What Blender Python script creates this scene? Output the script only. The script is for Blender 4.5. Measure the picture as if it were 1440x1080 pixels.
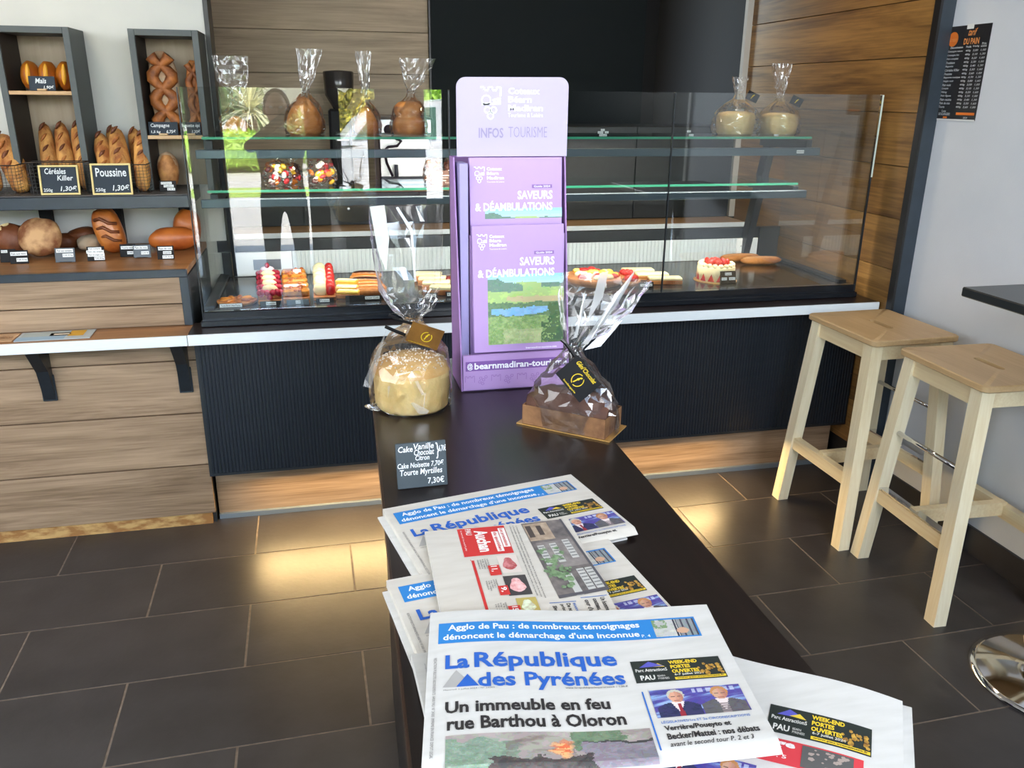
import bpy, bmesh, math, random
from mathutils import Vector, Matrix, Euler
for o in list(bpy.data.objects): bpy.data.objects.remove(o)
SC = bpy.context.scene
COL = SC.collection
PI = math.pi
# ---------------------------------------------------------------- camera
def cam_setup():
    F = 1168.0; cx, cy = 720.0, 540.0
    def d(u, v): return Vector((u-cx, v-cy, F)).normalized()
    X = d(6100, 190); Zd = d(685, 3900); X = (X-Zd*X.dot(Zd)).normalized(); Z = -Zd; Y = Z.cross(X)
    R = Matrix((X, Y, Z))                     # camera frame (x right, y down, z forward) -> world
    right = R @ Vector((1, 0, 0)); up = R @ Vector((0, -1, 0)); back = R @ Vector((0, 0, -1))
    m = Matrix((right, up, back)).transposed().to_4x4(); m.translation = (0, 0, 1.475)
    c = bpy.data.cameras.new('camera'); c.sensor_width = 36; c.lens = 36*F/1440
    c.clip_start = 0.02; c.clip_end = 200
    o = bpy.data.objects.new('camera', c); COL.objects.link(o); o.matrix_world = m; SC.camera = o
cam_setup()
# ---------------------------------------------------------------- world, sun, large lights, exposure
W = bpy.data.worlds.new('world'); SC.world = W; W.use_nodes = True
nt = W.node_tree; bg = nt.nodes['Background']
sky = nt.nodes.new('ShaderNodeTexSky'); sky.sky_type = 'NISHITA'; sky.sun_disc = False
sky.sun_elevation = math.radians(52); sky.sun_rotation = math.radians(20); sky.air_density = 1.2; sky.dust_density = 1.5
nt.links.new(sky.outputs[0], bg.inputs[0]); bg.inputs[1].default_value = 1.6
def light(name, kind, loc, target, energy, color, **kw):
    l = bpy.data.lights.new(name, kind); l.energy = energy; l.color = color
    for k, v in kw.items(): setattr(l, k, v)
    o = bpy.data.objects.new(name, l); COL.objects.link(o); o.location = loc
    o.rotation_euler = (Vector(target)-Vector(loc)).to_track_quat('-Z', 'Y').to_euler()
    return o
light('sun', 'SUN', (0, 0, 20), (-3, -14, 0), 54, (1.0, 0.96, 0.88), angle=0.01)
# area fill added behind the photographer, standing in for daylight from the front windows
light('front_fill_left', 'AREA', (-1.7, -1.3, 2.25), (-.6, 2.6, 0.6), 60, (0.90, 0.95, 1.0), shape='RECTANGLE', size=2.6, size_y=0.8)
light('front_fill_right', 'AREA', (1.2, -1.3, 2.25), (1.0, 2.6, 0.6), 68, (0.90, 0.94, 1.0), shape='RECTANGLE', size=1.4, size_y=0.8)
light('side_fill_light', 'AREA', (-2.9, 0.6, 1.9), (1.2, 1.6, 0.6), 52, (0.93, 0.96, 1.0), shape='RECTANGLE', size=2.2, size_y=1.2)  # unseen side fill, added to brighten the room from the left
# warm ceiling downlights over the counter and the warm strip tucked under its black front
for dx_, dy_, en_ in ((-1.1, 3.0, 15), (.55, 3.15, 20), (1.5, 3.1, 24)):
    light('downlight', 'SPOT', (dx_, dy_, 2.55), (dx_+.1, dy_-.1, 0), en_, (1.0, .78, .52), spot_size=1.9, spot_blend=.8, shadow_soft_size=.05)
o_ = light('plinth_strip_light', 'AREA', (.62, 2.83, .204), (.62, 2.62, 0), 17, (1.0, .68, .30), shape='RECTANGLE', size=1.85, size_y=.012)
# cool strips inside the showcase, under its top edge and under the upper shelf rail
light('case_strip_light', 'AREA', (.8, 2.93, 1.262), (.8, 3.12, .8), 11, (1.0, .93, .82), shape='RECTANGLE', size=2.1, size_y=.012)
light('case_strip_light', 'AREA', (.8, 2.93, 1.108), (.8, 3.12, .8), 11, (1.0, .93, .82), shape='RECTANGLE', size=2.1, size_y=.012)
SC.view_settings.view_transform = 'Standard'; SC.view_settings.look = 'None'
SC.view_settings.exposure = 0.0; SC.view_settings.gamma = 1.0; SC.view_settings.use_curve_mapping = False
SC.cycles.max_bounces = 10; SC.cycles.transparent_max_bounces = 32; SC.cycles.diffuse_bounces = 4
SC.cycles.glossy_bounces = 4; SC.cycles.transmission_bounces = 8; SC.cycles.use_denoising = True
SC.cycles.caustics_reflective = False; SC.cycles.caustics_refractive = False
SC.cycles.sample_clamp_indirect = 6.0
# ---------------------------------------------------------------- materials
MATS = {}
def mat(name, color, rough=.5, metal=0, color2=None, nscale=20, stretch=(1, 1, 1), bump=0, bscale=60, emit=0, spec=.5,
        vary=0, detail=4, contrast=1.0, bstretch=None, coat=0, sss=0, ecolor=None):
    if name in MATS: return MATS[name]
    m = bpy.data.materials.new(name); m.use_nodes = True; n = m.node_tree; L = n.links; N = n.nodes
    b = N['Principled BSDF']; c4 = (*color, 1)
    b.inputs['Base Color'].default_value = c4; b.inputs['Roughness'].default_value = rough
    b.inputs['Metallic'].default_value = metal; b.inputs['Specular IOR Level'].default_value = spec
    if coat: b.inputs['Coat Weight'].default_value = coat; b.inputs['Coat Roughness'].default_value = .08
    if sss: b.inputs['Subsurface Weight'].default_value = sss; b.inputs['Subsurface Scale'].default_value = .01
    if emit: b.inputs['Emission Color'].default_value = (*(ecolor or color), 1); b.inputs['Emission Strength'].default_value = emit
    tc = N.new('ShaderNodeTexCoord')
    if color2 or bump or vary:
        src = tc.outputs['Object']
        if vary:
            oi = N.new('ShaderNodeObjectInfo'); ad = N.new('ShaderNodeVectorMath'); ad.operation = 'ADD'
            ml = N.new('ShaderNodeMath'); ml.operation = 'MULTIPLY'; ml.inputs[1].default_value = 13.7
            L.new(oi.outputs['Random'], ml.inputs[0]); L.new(tc.outputs['Object'], ad.inputs[0]); L.new(ml.outputs[0], ad.inputs[1])
            src = ad.outputs[0]
    if color2:
        mp = N.new('ShaderNodeMapping'); mp.inputs['Scale'].default_value = stretch; L.new(src, mp.inputs[0])
        nz = N.new('ShaderNodeTexNoise'); nz.inputs['Scale'].default_value = nscale; nz.inputs['Detail'].default_value = detail
        L.new(mp.outputs[0], nz.inputs['Vector'])
        cr = N.new('ShaderNodeValToRGB'); h = .22/contrast
        cr.color_ramp.elements[0].position = .5-h; cr.color_ramp.elements[1].position = .5+h
        cr.color_ramp.elements[0].color = c4; cr.color_ramp.elements[1].color = (*color2, 1)
        L.new(nz.outputs[0], cr.inputs[0]); out = cr.outputs[0]
        if vary:
            hs = N.new('ShaderNodeHueSaturation'); mr = N.new('ShaderNodeMapRange')
            mr.inputs[3].default_value = 1-vary; mr.inputs[4].default_value = 1+vary
            L.new(oi.outputs['Random'], mr.inputs[0]); L.new(mr.outputs[0], hs.inputs['Value']); L.new(out, hs.inputs['Color']); out = hs.outputs[0]
        L.new(out, b.inputs['Base Color'])
    if bump:
        mp2 = N.new('ShaderNodeMapping'); mp2.inputs['Scale'].default_value = bstretch or stretch; L.new(src, mp2.inputs[0])
        nb = N.new('ShaderNodeTexNoise'); nb.inputs['Scale'].default_value = bscale; nb.inputs['Detail'].default_value = 3
        L.new(mp2.outputs[0], nb.inputs['Vector'])
        bp = N.new('ShaderNodeBump'); bp.inputs['Strength'].default_value = bump; bp.inputs['Distance'].default_value = .003
        L.new(nb.outputs[0], bp.inputs['Height']); L.new(bp.outputs[0], b.inputs['Normal'])
    MATS[name] = m; return m
def hexc(r, g, b):   # sRGB 0-255 -> linear
    f = lambda v: (v/255/12.92) if v <= 10 else ((v/255+.055)/1.055)**2.4
    return (f(r), f(g), f(b))
H = hexc
_cm = {}
def flat(r, g, b, rough=.6, **k):
    key = (r, g, b, rough)
    if key not in _cm: _cm[key] = mat('print_%d_%d_%d_%d' % (r, g, b, int(rough*100)), H(r, g, b), rough, **k)
    return _cm[key]
def wood(name, c1, c2, axis, rough=.45, vary=.08, scale=3.0, bump=.15, dark=None):
    """board with long grain along axis: broad figure + fine fibre, per-board tone"""
    if name in MATS: return MATS[name]
    m = bpy.data.materials.new(name); m.use_nodes = True; n = m.node_tree; L = n.links; N = n.nodes
    b = N['Principled BSDF']; b.inputs['Roughness'].default_value = rough
    tc = N.new('ShaderNodeTexCoord'); oi = N.new('ShaderNodeObjectInfo')
    ml = N.new('ShaderNodeMath'); ml.operation = 'MULTIPLY'; ml.inputs[1].default_value = 17.3; L.new(oi.outputs['Random'], ml.inputs[0])
    ad = N.new('ShaderNodeVectorMath'); L.new(tc.outputs['Object'], ad.inputs[0]); L.new(ml.outputs[0], ad.inputs[1])
    st = [9, 9, 9]; st[axis] = .8
    mp = N.new('ShaderNodeMapping'); mp.inputs['Scale'].default_value = st; L.new(ad.outputs[0], mp.inputs[0])
    nz = N.new('ShaderNodeTexNoise'); nz.inputs['Scale'].default_value = scale*.55; nz.inputs['Detail'].default_value = 6
    nz.inputs['Distortion'].default_value = .9; nz.inputs['Roughness'].default_value = .62; L.new(mp.outputs[0], nz.inputs['Vector'])
    st2 = [90, 90, 90]; st2[axis] = 3
    mp2 = N.new('ShaderNodeMapping'); mp2.inputs['Scale'].default_value = st2; L.new(ad.outputs[0], mp2.inputs[0])
    nf = N.new('ShaderNodeTexNoise'); nf.inputs['Scale'].default_value = 1.6; nf.inputs['Detail'].default_value = 3; L.new(mp2.outputs[0], nf.inputs['Vector'])
    mx = N.new('ShaderNodeMath'); mx.operation = 'MULTIPLY_ADD'; mx.inputs[1].default_value = .35; L.new(nf.outputs[0], mx.inputs[0])
    sc_ = N.new('ShaderNodeMath'); sc_.operation = 'MULTIPLY'; sc_.inputs[1].default_value = .72; L.new(nz.outputs[0], sc_.inputs[0]); L.new(sc_.outputs[0], mx.inputs[2])
    cr = N.new('ShaderNodeValToRGB'); e = cr.color_ramp.elements; e[0].position = .38; e[1].position = .66
    e[0].color = (*c1, 1); e[1].color = (*c2, 1); L.new(mx.outputs[0], cr.inputs[0])
    hs = N.new('ShaderNodeHueSaturation'); mr = N.new('ShaderNodeMapRange'); mr.inputs[3].default_value = 1-vary; mr.inputs[4].default_value = 1+vary
    L.new(oi.outputs['Random'], mr.inputs[0]); L.new(mr.outputs[0], hs.inputs['Value']); L.new(cr.outputs[0], hs.inputs['Color'])
    L.new(hs.outputs[0], b.inputs['Base Color'])
    bp = N.new('ShaderNodeBump'); bp.inputs['Strength'].default_value = bump; bp.inputs['Distance'].default_value = .001
    L.new(nf.outputs[0], bp.inputs['Height']); L.new(bp.outputs[0], b.inputs['Normal'])
    MATS[name] = m; return m
def film(name, base=.05, rough=.03, k=1.6, tint=(1, 1, 1), ior=1.5, refl=(1, 1, 1), haze=0):
    """thin clear sheet: see-through with Fresnel reflection on top"""
    if name in MATS: return MATS[name]
    m = bpy.data.materials.new(name); m.use_nodes = True; n = m.node_tree; L = n.links; N = n.nodes
    for x in list(N): N.remove(x)
    o = N.new('ShaderNodeOutputMaterial'); t = N.new('ShaderNodeBsdfTransparent'); g = N.new('ShaderNodeBsdfGlossy')
    t.inputs[0].default_value = (*tint, 1); g.inputs[0].default_value = (*refl, 1); g.inputs['Roughness'].default_value = rough
    fr = N.new('ShaderNodeFresnel'); fr.inputs[0].default_value = ior
    ma = N.new('ShaderNodeMath'); ma.operation = 'MULTIPLY_ADD'; ma.inputs[1].default_value = k; ma.inputs[2].default_value = base; ma.use_clamp = True
    mx = N.new('ShaderNodeMixShader'); L.new(fr.outputs[0], ma.inputs[0]); L.new(ma.outputs[0], mx.inputs[0])
    if haze:
        df = N.new('ShaderNodeBsdfDiffuse'); df.inputs[0].default_value = (.9, .9, .9, 1); hz = N.new('ShaderNodeMixShader'); hz.inputs[0].default_value = haze
        L.new(t.outputs[0], hz.inputs[1]); L.new(df.outputs[0], hz.inputs[2]); t = hz
    L.new(t.outputs[0], mx.inputs[1]); L.new(g.outputs[0], mx.inputs[2]); L.new(mx.outputs[0], o.inputs[0])
    MATS[name] = m; return m
_q = {}
def qmat(r, g, b, st=14):
    k = tuple(int(max(0, min(255, round(c/st)*st))) for c in (r, g, b))
    return k
def vnoise(x, y, s=0):
    def h(i, j): n = math.sin(i*127.1+j*311.7+s*74.7)*43758.5453; return n-math.floor(n)
    i, j = math.floor(x), math.floor(y); a, b = x-i, y-j; a = a*a*(3-2*a); b = b*b*(3-2*b)
    return (h(i, j)*(1-a)+h(i+1, j)*a)*(1-b)+(h(i, j+1)*(1-a)+h(i+1, j+1)*a)*b
def fbm(x, y, s=0): return .5*vnoise(x, y, s)+.28*vnoise(x*2.1, y*2.1, s+1)+.22*vnoise(x*4.3, y*4.3, s+2)
def mixc(a, b, t): t = max(0, min(1, t)); return tuple(p+(q-p)*t for p, q in zip(a, b))
# ---------------------------------------------------------------- mesh builder
class MB:
    def __init__(s): s.v = []; s.f = []; s.m = []; s.mi = 0
    def face(s, idx): s.f.append(tuple(idx)); s.m.append(s.mi)
    def add(s, vs, fs):
        o = len(s.v); s.v += [tuple(p) for p in vs]
        for f in fs: s.face([o+i for i in f])
        return s
    def box(s, x0, x1, y0, y1, z0, z1, b=0, M=None):
        if x0 > x1: x0, x1 = x1, x0
        if y0 > y1: y0, y1 = y1, y0
        if z0 > z1: z0, z1 = z1, z0
        b = min(b, (x1-x0)*.45, (y1-y0)*.45, (z1-z0)*.45)
        if b <= 0:
            vs = [(x, y, z) for z in (z0, z1) for y in (y0, y1) for x in (x0, x1)]
            fs = [(0, 2, 3, 1), (4, 5, 7, 6), (0, 1, 5, 4), (2, 6, 7, 3), (0, 4, 6, 2), (1, 3, 7, 5)]
        else:
            lo = (x0, y0, z0); hi = (x1, y1, z1); vs = []; key = {}
            for cx in (0, 1):
                for cy in (0, 1):
                    for cz in (0, 1):
                        c = (cx, cy, cz)
                        for ax in range(3):
                            p = [0, 0, 0]
                            for k in range(3):
                                e = hi[k] if c[k] else lo[k]
                                p[k] = e if k == ax else e+(-b if c[k] else b)
                            key[(c, ax)] = len(vs); vs.append(p)
            fs = []
            for ax in range(3):
                u, w = (ax+1) % 3, (ax+2) % 3
                for sgn in (0, 1):
                    def C(a, bb):
                        c = [0, 0, 0]; c[ax] = sgn; c[u] = a; c[w] = bb; return key[(tuple(c), ax)]
                    q = [C(0, 0), C(1, 0), C(1, 1), C(0, 1)]; fs.append(q if sgn else q[::-1])
                for su in (0, 1):
                    for sw in (0, 1):
                        c0 = [0, 0, 0]; c0[u] = su; c0[w] = sw; c1 = list(c0); c1[ax] = 1
                        c0, c1 = tuple(c0), tuple(c1)
                        q = [key[(c0, u)], key[(c1, u)], key[(c1, w)], key[(c0, w)]]
                        fs.append(q if su == sw else q[::-1])
            for c in [(a, bb, cc) for a in (0, 1) for bb in (0, 1) for cc in (0, 1)]:
                q = [key[(c, 0)], key[(c, 1)], key[(c, 2)]]; fs.append(q if sum(c) % 2 else q[::-1])
        if M is not None: vs = [M @ Vector(p) for p in vs]
        return s.add(vs, fs)
    def prism(s, poly, h0, h1, fn=lambda a, b, h: (a, b, h)):
        n = len(poly); vs = [fn(a, b, h0) for a, b in poly]+[fn(a, b, h1) for a, b in poly]
        return s.add(vs, [tuple(range(n))[::-1], tuple(range(n, 2*n))]+[(i, (i+1) % n, n+(i+1) % n, n+i) for i in range(n)])
    def beam(s, p0, p1, w, d, up=(0, 0, 1), w1=None, d1=None, b=0):
        """bar of section w x d between two points, optionally tapered"""
        p0, p1 = Vector(p0), Vector(p1); t = (p1-p0).normalized(); x = t.cross(Vector(up))
        if x.length < 1e-4: x = t.cross(Vector((0, 1, 0)))
        x.normalize(); y = x.cross(t); w1 = w if w1 is None else w1; d1 = d if d1 is None else d1; vs = []
        for p, ww, dd in ((p0, w, d), (p1, w1, d1)):
            for a, c in ((-1, -1), (1, -1), (1, 1), (-1, 1)): vs.append(p+x*a*ww/2+y*c*dd/2)
        return s.add(vs, [(3, 2, 1, 0), (4, 5, 6, 7), (0, 1, 5, 4), (1, 2, 6, 5), (2, 3, 7, 6), (3, 0, 4, 7)])
    def tube(s, pts, r, n=8, cap=True, flatten=None):
        pts = [Vector(p) for p in pts]; rs = r if isinstance(r, (list, tuple)) else [r]*len(pts); o = len(s.v); pv = None
        for i, p in enumerate(pts):
            t = (pts[min(i+1, len(pts)-1)]-pts[max(i-1, 0)]).normalized()
            if pv is None: x = t.orthogonal().normalized()
            else:
                x = pv-t*pv.dot(t)
                x = x.normalized() if x.length > 1e-5 else t.orthogonal().normalized()
            pv = x; y = t.cross(x)
            for k in range(n):
                a = 2*PI*k/n; q = p+(x*math.cos(a)+y*math.sin(a))*rs[i]; s.v.append(tuple(q))
        for i in range(len(pts)-1):
            for k in range(n): s.face((o+i*n+k, o+i*n+(k+1) % n, o+(i+1)*n+(k+1) % n, o+(i+1)*n+k))
        if cap: s.face([o+k for k in range(n)][::-1]); s.face([o+(len(pts)-1)*n+k for k in range(n)])
        return s
    def lathe(s, prof, n=24, c=(0, 0, 0), sx=1, sy=1, fn=None, rot=0):
        """prof: (r, z) from bottom to top; r=0 ends closed"""
        rings = []; o = len(s.v)
        for r, z in prof:
            if r < 1e-6: rings.append([len(s.v)]); s.v.append((c[0], c[1], c[2]+z)); continue
            ring = []
            for k in range(n):
                a = 2*PI*k/n+rot; rr = r*(fn(a, z) if fn else 1)
                ring.append(len(s.v)); s.v.append((c[0]+math.cos(a)*rr*sx, c[1]+math.sin(a)*rr*sy, c[2]+z))
            rings.append(ring)
        for A, B in zip(rings, rings[1:]):
            for k in range(n):
                k2 = (k+1) % n
                if len(A) == 1 and len(B) > 1: s.face((A[0], B[k2], B[k])[::-1][::-1])
                elif len(B) == 1 and len(A) > 1: s.face((A[k], A[k2], B[0]))
                elif len(A) > 1: s.face((A[k], A[k2], B[k2], B[k]))
        return s
    def blob(s, c, r, seg=14, rings=9, noise=0, seed=0, rot=None, pw=1.0, fn=None):
        """ellipsoid with radii r, optional lumps; rot = Euler tuple"""
        rnd = random.Random(seed); ph = [(rnd.uniform(0, 6), rnd.uniform(0, 6), rnd.uniform(1.5, 4.5), rnd.uniform(1.5, 4.5)) for _ in range(4)]
        R = Euler(rot or (0, 0, 0)).to_matrix(); o = len(s.v); c = Vector(c)
        def P(u, w):
            x, y, z = math.sin(w)*math.cos(u), math.sin(w)*math.sin(u), math.cos(w)
            g = lambda q: math.copysign(abs(q)**pw, q)
            k = 1+noise*sum(math.sin(a*x*2+p)*math.cos(b*y*2+b*z+q) for p, q, a, b in ph)/2
            v = Vector((g(x)*r[0]*k, g(y)*r[1]*k, g(z)*r[2]*k))
            if fn: v = fn(v)
            return tuple(R @ v+c)
        s.v.append(P(0, 0))
        for i in range(1, rings):
            for k in range(seg): s.v.append(P(2*PI*k/seg, PI*i/rings))
        s.v.append(P(0, PI)); last = len(s.v)-1
        for k in range(seg):
            k2 = (k+1) % seg; s.face((o, o+1+k, o+1+k2)); s.face((last, last-seg+k2, last-seg+k))
            for i in range(rings-2): a = o+1+i*seg; s.face((a+k, a+seg+k, a+seg+k2, a+k2))
        return s
    def build(s, name, mats, parent=None, smooth=False, loc=None, data_only=False):
        me = bpy.data.meshes.new(name); me.from_pydata(s.v, [], s.f)
        for m in (mats if isinstance(mats, (list, tuple)) else [mats]): me.materials.append(m)
        if len(me.materials) > 1: me.polygons.foreach_set('material_index', s.m)
        if smooth: me.polygons.foreach_set('use_smooth', [True]*len(me.polygons))
        me.update()
        if smooth == 'auto':
            try: me.set_sharp_from_angle(angle=math.radians(38))
            except Exception: pass
        if data_only: return me
        return link(name, me, parent, loc)
def link(name, me, parent=None, loc=None, rot=None):
    o = bpy.data.objects.new(name, me); COL.objects.link(o)
    if parent: o.parent = parent
    if loc: o.location = loc
    if rot: o.rotation_euler = rot
    return o
def tag(o, label, cat, group=None, kind=None):
    o['label'] = label; o['category'] = cat
    if group: o['group'] = group
    if kind: o['kind'] = kind
    return o
def thing(name, label, cat, loc=(0, 0, 0), rz=0, group=None):
    o = bpy.data.objects.new(name, None); COL.objects.link(o); o.location = loc; o.rotation_euler = (0, 0, rz)
    o.empty_display_size = .05
    return tag(o, label, cat, group)
def structure(o): o['kind'] = 'structure'; return o
def copy_tree(o, parent=None, loc=None, rz=None, label=None):
    c = o.copy(); COL.objects.link(c); c.parent = parent
    for ch in o.children: copy_tree(ch, c)
    if loc is not None: c.location = loc
    if rz is not None: c.rotation_euler = (0, 0, rz)
    if label: c['label'] = label
    return c
# ---------------------------------------------------------------- lettering
_tc = {}
def glyphs(txt, bold=0, shear=0, res=2, spacing=1.0, line=1.0):
    key = (txt, bold, shear, res, spacing, line)
    if key in _tc: return _tc[key]
    cu = bpy.data.curves.new('t', 'FONT'); cu.body = txt; cu.offset = bold; cu.shear = shear; cu.resolution_u = res
    cu.space_character = spacing; cu.space_line = line; cu.fill_mode = 'FRONT'
    o = bpy.data.objects.new('t', cu); COL.objects.link(o)
    dg = bpy.context.evaluated_depsgraph_get(); dg.update(); me = bpy.data.meshes.new_from_object(o.evaluated_get(dg))
    v = [(p.co.x, p.co.y) for p in me.vertices]; f = [tuple(p.vertices) for p in me.polygons]
    bpy.data.objects.remove(o); bpy.data.curves.remove(cu); bpy.data.meshes.remove(me)
    if v:
        x0 = min(a for a, _ in v); x1 = max(a for a, _ in v); y0 = min(b for _, b in v); y1 = max(b for _, b in v)
        v = [((a-x0)/(x1-x0 or 1), (b-y0)/(y1-y0 or 1)) for a, b in v]
    _tc[key] = (v, f); return v, f
def put_text(mb, txt, x0, y0, x1, y1, fn, bold=0, shear=0, rot=0, skew=0, **k):
    """lettering stretched to the rectangle x0..x1, y0 (baseline side)..y1 (top side); fn(a,b)->3D.
    rot=90 turns it clockwise in the page; skew lifts the right end"""
    v, f = glyphs(txt, bold, shear, **k)
    if rot == 90: P = [(x0+b*(x1-x0), y0+a*(y1-y0)) for a, b in v]
    else: P = [(x0+a*(x1-x0), y0+b*(y1-y0)+a*skew) for a, b in v]
    mb.add([fn(a, b) for a, b in P], f); return mb
def plane_map(o, ux, uy, off=0):
    o, ux, uy = Vector(o), Vector(ux), Vector(uy); n = ux.cross(uy).normalized()*off
    return lambda a, b: tuple(o+ux*a+uy*b+n)
def poly(mb, pts, fn):
    mb.add([fn(a, b) for a, b in pts], [tuple(range(len(pts)))]); return mb
def halftone(name, fn, x0, y0, x1, y1, nx, ny, cf, parent, skip=None):
    """a small printed picture laid out as a fine grid of flat colour cells; cf(u, v) -> sRGB"""
    mb = MB(); ms = {}; V = [fn(x0+(x1-x0)*i/nx, y0+(y1-y0)*j/ny) for j in range(ny+1) for i in range(nx+1)]; mb.v = V
    for j in range(ny):
        for i in range(nx):
            k = qmat(*cf((i+.5)/nx, (j+.5)/ny)); mb.mi = ms.setdefault(k, len(ms)); mb.face((j*(nx+1)+i, j*(nx+1)+i+1, (j+1)*(nx+1)+i+1, (j+1)*(nx+1)+i))
    mats = [flat(*k, .6) for k in ms]
    if len(mats) == 1: mats.append(mats[0])
    o = mb.build(name, mats, parent); return o
def rect(mb, x0, y0, x1, y1, fn, nx=1, ny=1):
    vs = [fn(x0+(x1-x0)*i/nx, y0+(y1-y0)*j/ny) for j in range(ny+1) for i in range(nx+1)]
    mb.add(vs, [(j*(nx+1)+i, j*(nx+1)+i+1, (j+1)*(nx+1)+i+1, (j+1)*(nx+1)+i) for j in range(ny) for i in range(nx)]); return mb
# ---------------------------------------------------------------- shared materials
m_tile = mat('slate_tile', H(62, 59, 60), .36, color2=H(50, 47, 48), nscale=9, vary=.1, bump=.12, bscale=55, spec=.55)
m_grout = mat('grout', H(134, 120, 108), .8, color2=H(104, 92, 82), nscale=40)
m_oak = wood('oak_laminate_panel', H(122, 98, 74), H(178, 150, 122), 0, .5)
m_oak_warm = wood('oak_side_panel', H(92, 63, 32), H(156, 116, 64), 1, .42, vary=.12)
m_oak_back = wood('oak_back_panel', H(128, 110, 86), H(172, 150, 122), 0, .5)
m_wood_top = wood('counter_oak_top', H(112, 74, 42), H(160, 112, 68), 0, .38)
m_paint = mat('white_wall_paint', H(214, 214, 208), .75, color2=H(207, 207, 202), nscale=6, bump=.06, bscale=240)
m_paint_cool = mat('pale_grey_wall_paint', H(220, 224, 231), .7, color2=H(213, 218, 226), nscale=5, bump=.12, bscale=190)
m_black = mat('black_laminate', H(34, 40, 46), .4, color2=H(28, 33, 38), nscale=30)
m_slate_metal = mat('dark_slate_metal', H(52, 62, 72), .35, color2=H(46, 55, 64), nscale=20)
m_alu = mat('brushed_white_edge', H(244, 250, 252), .35, spec=.5, color2=H(234, 242, 246), nscale=30, stretch=(1, 20, 20))
m_osb = mat('osb_board', H(205, 165, 105), .8, color2=H(160, 112, 62), nscale=22, stretch=(1, 2, 2.5), contrast=2.2, bump=.3, bscale=90)
m_white = mat('white_plastic', H(232, 234, 234), .4)
m_plaster = mat('ceiling_paint', H(228, 226, 220), .85)
m_steel = mat('brushed_steel', H(190, 192, 196), .28, metal=1, color2=H(165, 168, 172), nscale=60, stretch=(1, 1, 12))
m_chrome = mat('chrome', H(225, 225, 228), .07, metal=1)
m_glass = film('showcase_glass', base=.022, rough=.0, k=1.15, tint=(.965, .985, .975))
m_glass_edge = mat('green_glass_edge', H(70, 165, 130), .15, emit=0, spec=.8)
m_shelf_glass = film('shelf_glass', base=.03, rough=.02, k=1.0, tint=(.86, .95, .91))
# ---------------------------------------------------------------- floor of staggered dark tiles
fl = MB().box(-3.4, 2.25, -1.6, 5.4, -.03, -.0008).build('floor', m_grout); structure(fl)
tile = MB().box(-.3025, .3025, -.1478, .1478, -.0007, 0.0004, b=.0002).build('tile', m_tile, data_only=True)
ROT = math.radians(.9)
def tile_xy(x, y): return (x*math.cos(ROT)-(y-2)*math.sin(ROT), 2+x*math.sin(ROT)+(y-2)*math.cos(ROT))
for j in range(-10, 8):
    y = 1.695+.301*j+.1505; off = .036 if j % 2 == 0 else -.279
    for i in range(-6, 4):
        x = off+.611*i+.3055
        if y > 3.0 or x < -3.3 or x > 2.3: continue
        X, Y = tile_xy(x, y)
        link('tile', tile, fl, (X, Y, 0), (0, 0, ROT))
# ---------------------------------------------------------------- walls
def wall(name, x0, x1, y0, y1, z0, z1, m, b=0): return structure(MB().box(x0, x1, y0, y1, z0, z1, b).build(name, m))
wall('wall_right', 2.115, 2.25, .95, 2.66, 0, 2.6, m_paint_cool)
wall('wall_right_entrance', 2.115, 2.25, -1.5, .93, 0, 2.6, mat('dark_entrance_panel', H(26, 28, 30), .5))
wall('trim_6', 2.10, 2.115, .93, .96, 0, 2.6, m_white)
wall('wall_right_service', 2.115, 2.25, 2.66, 5.3, 0, 2.6, mat('service_black', H(10, 10, 12), .7))
wall('wall_left', -3.4, -.362, 3.40, 3.52, 0, 2.6, m_paint)
wall('wall_left_side', -3.4, -3.3, -1.5, 3.4, 0, 2.6, mat('left_wall_paint', H(205, 204, 198), .8))
wall('ceiling', -3.4, 2.25, -1.6, 5.4, 2.6, 2.7, m_plaster)
wall('wall_service_end', -1.2, -1.1, 3.52, 4.4, 0, 2.6, m_black)
wall('trim_1', -.362, -.346, 3.39, 3.525, .9, 2.6, mat('black_trim', H(30, 28, 28), .4))
wall('trim_2', 2.056, 2.115, 2.632, 2.652, 0, 2.6, m_slate_metal, .002)
wall('trim_3', 2.052, 2.062, 2.63, 2.66, 0, 2.6, MATS['black_trim'])
wall('trim_4', 2.034, 2.074, 3.941, 3.97, .901, 2.6, mat('grey_white_trim', H(190, 186, 178), .5))
wall('baseboard_right', 2.103, 2.115, .96, 2.632, 0, .095, mat('dark_tile_skirting', H(44, 44, 50), .4, color2=H(36, 36, 42), nscale=12), .002)
# side wall clad in warm oak boards
sw = wall('wall_right_cladding', 2.075, 2.115, 2.652, 3.94, 0, 2.6, MATS['black_trim'])
z = -.05
edges = [1.8-.185*k for k in range(9, -5, -1)]
for a, b_ in zip(edges, edges[1:]):
    a = max(a, .0); 
    if a > 2.55: break
    MB().box(2.062, 2.075, 2.653, 3.94, a+.0012, min(b_, 2.6)-.0012, .0012).build('plank', m_oak_warm, sw)
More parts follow.
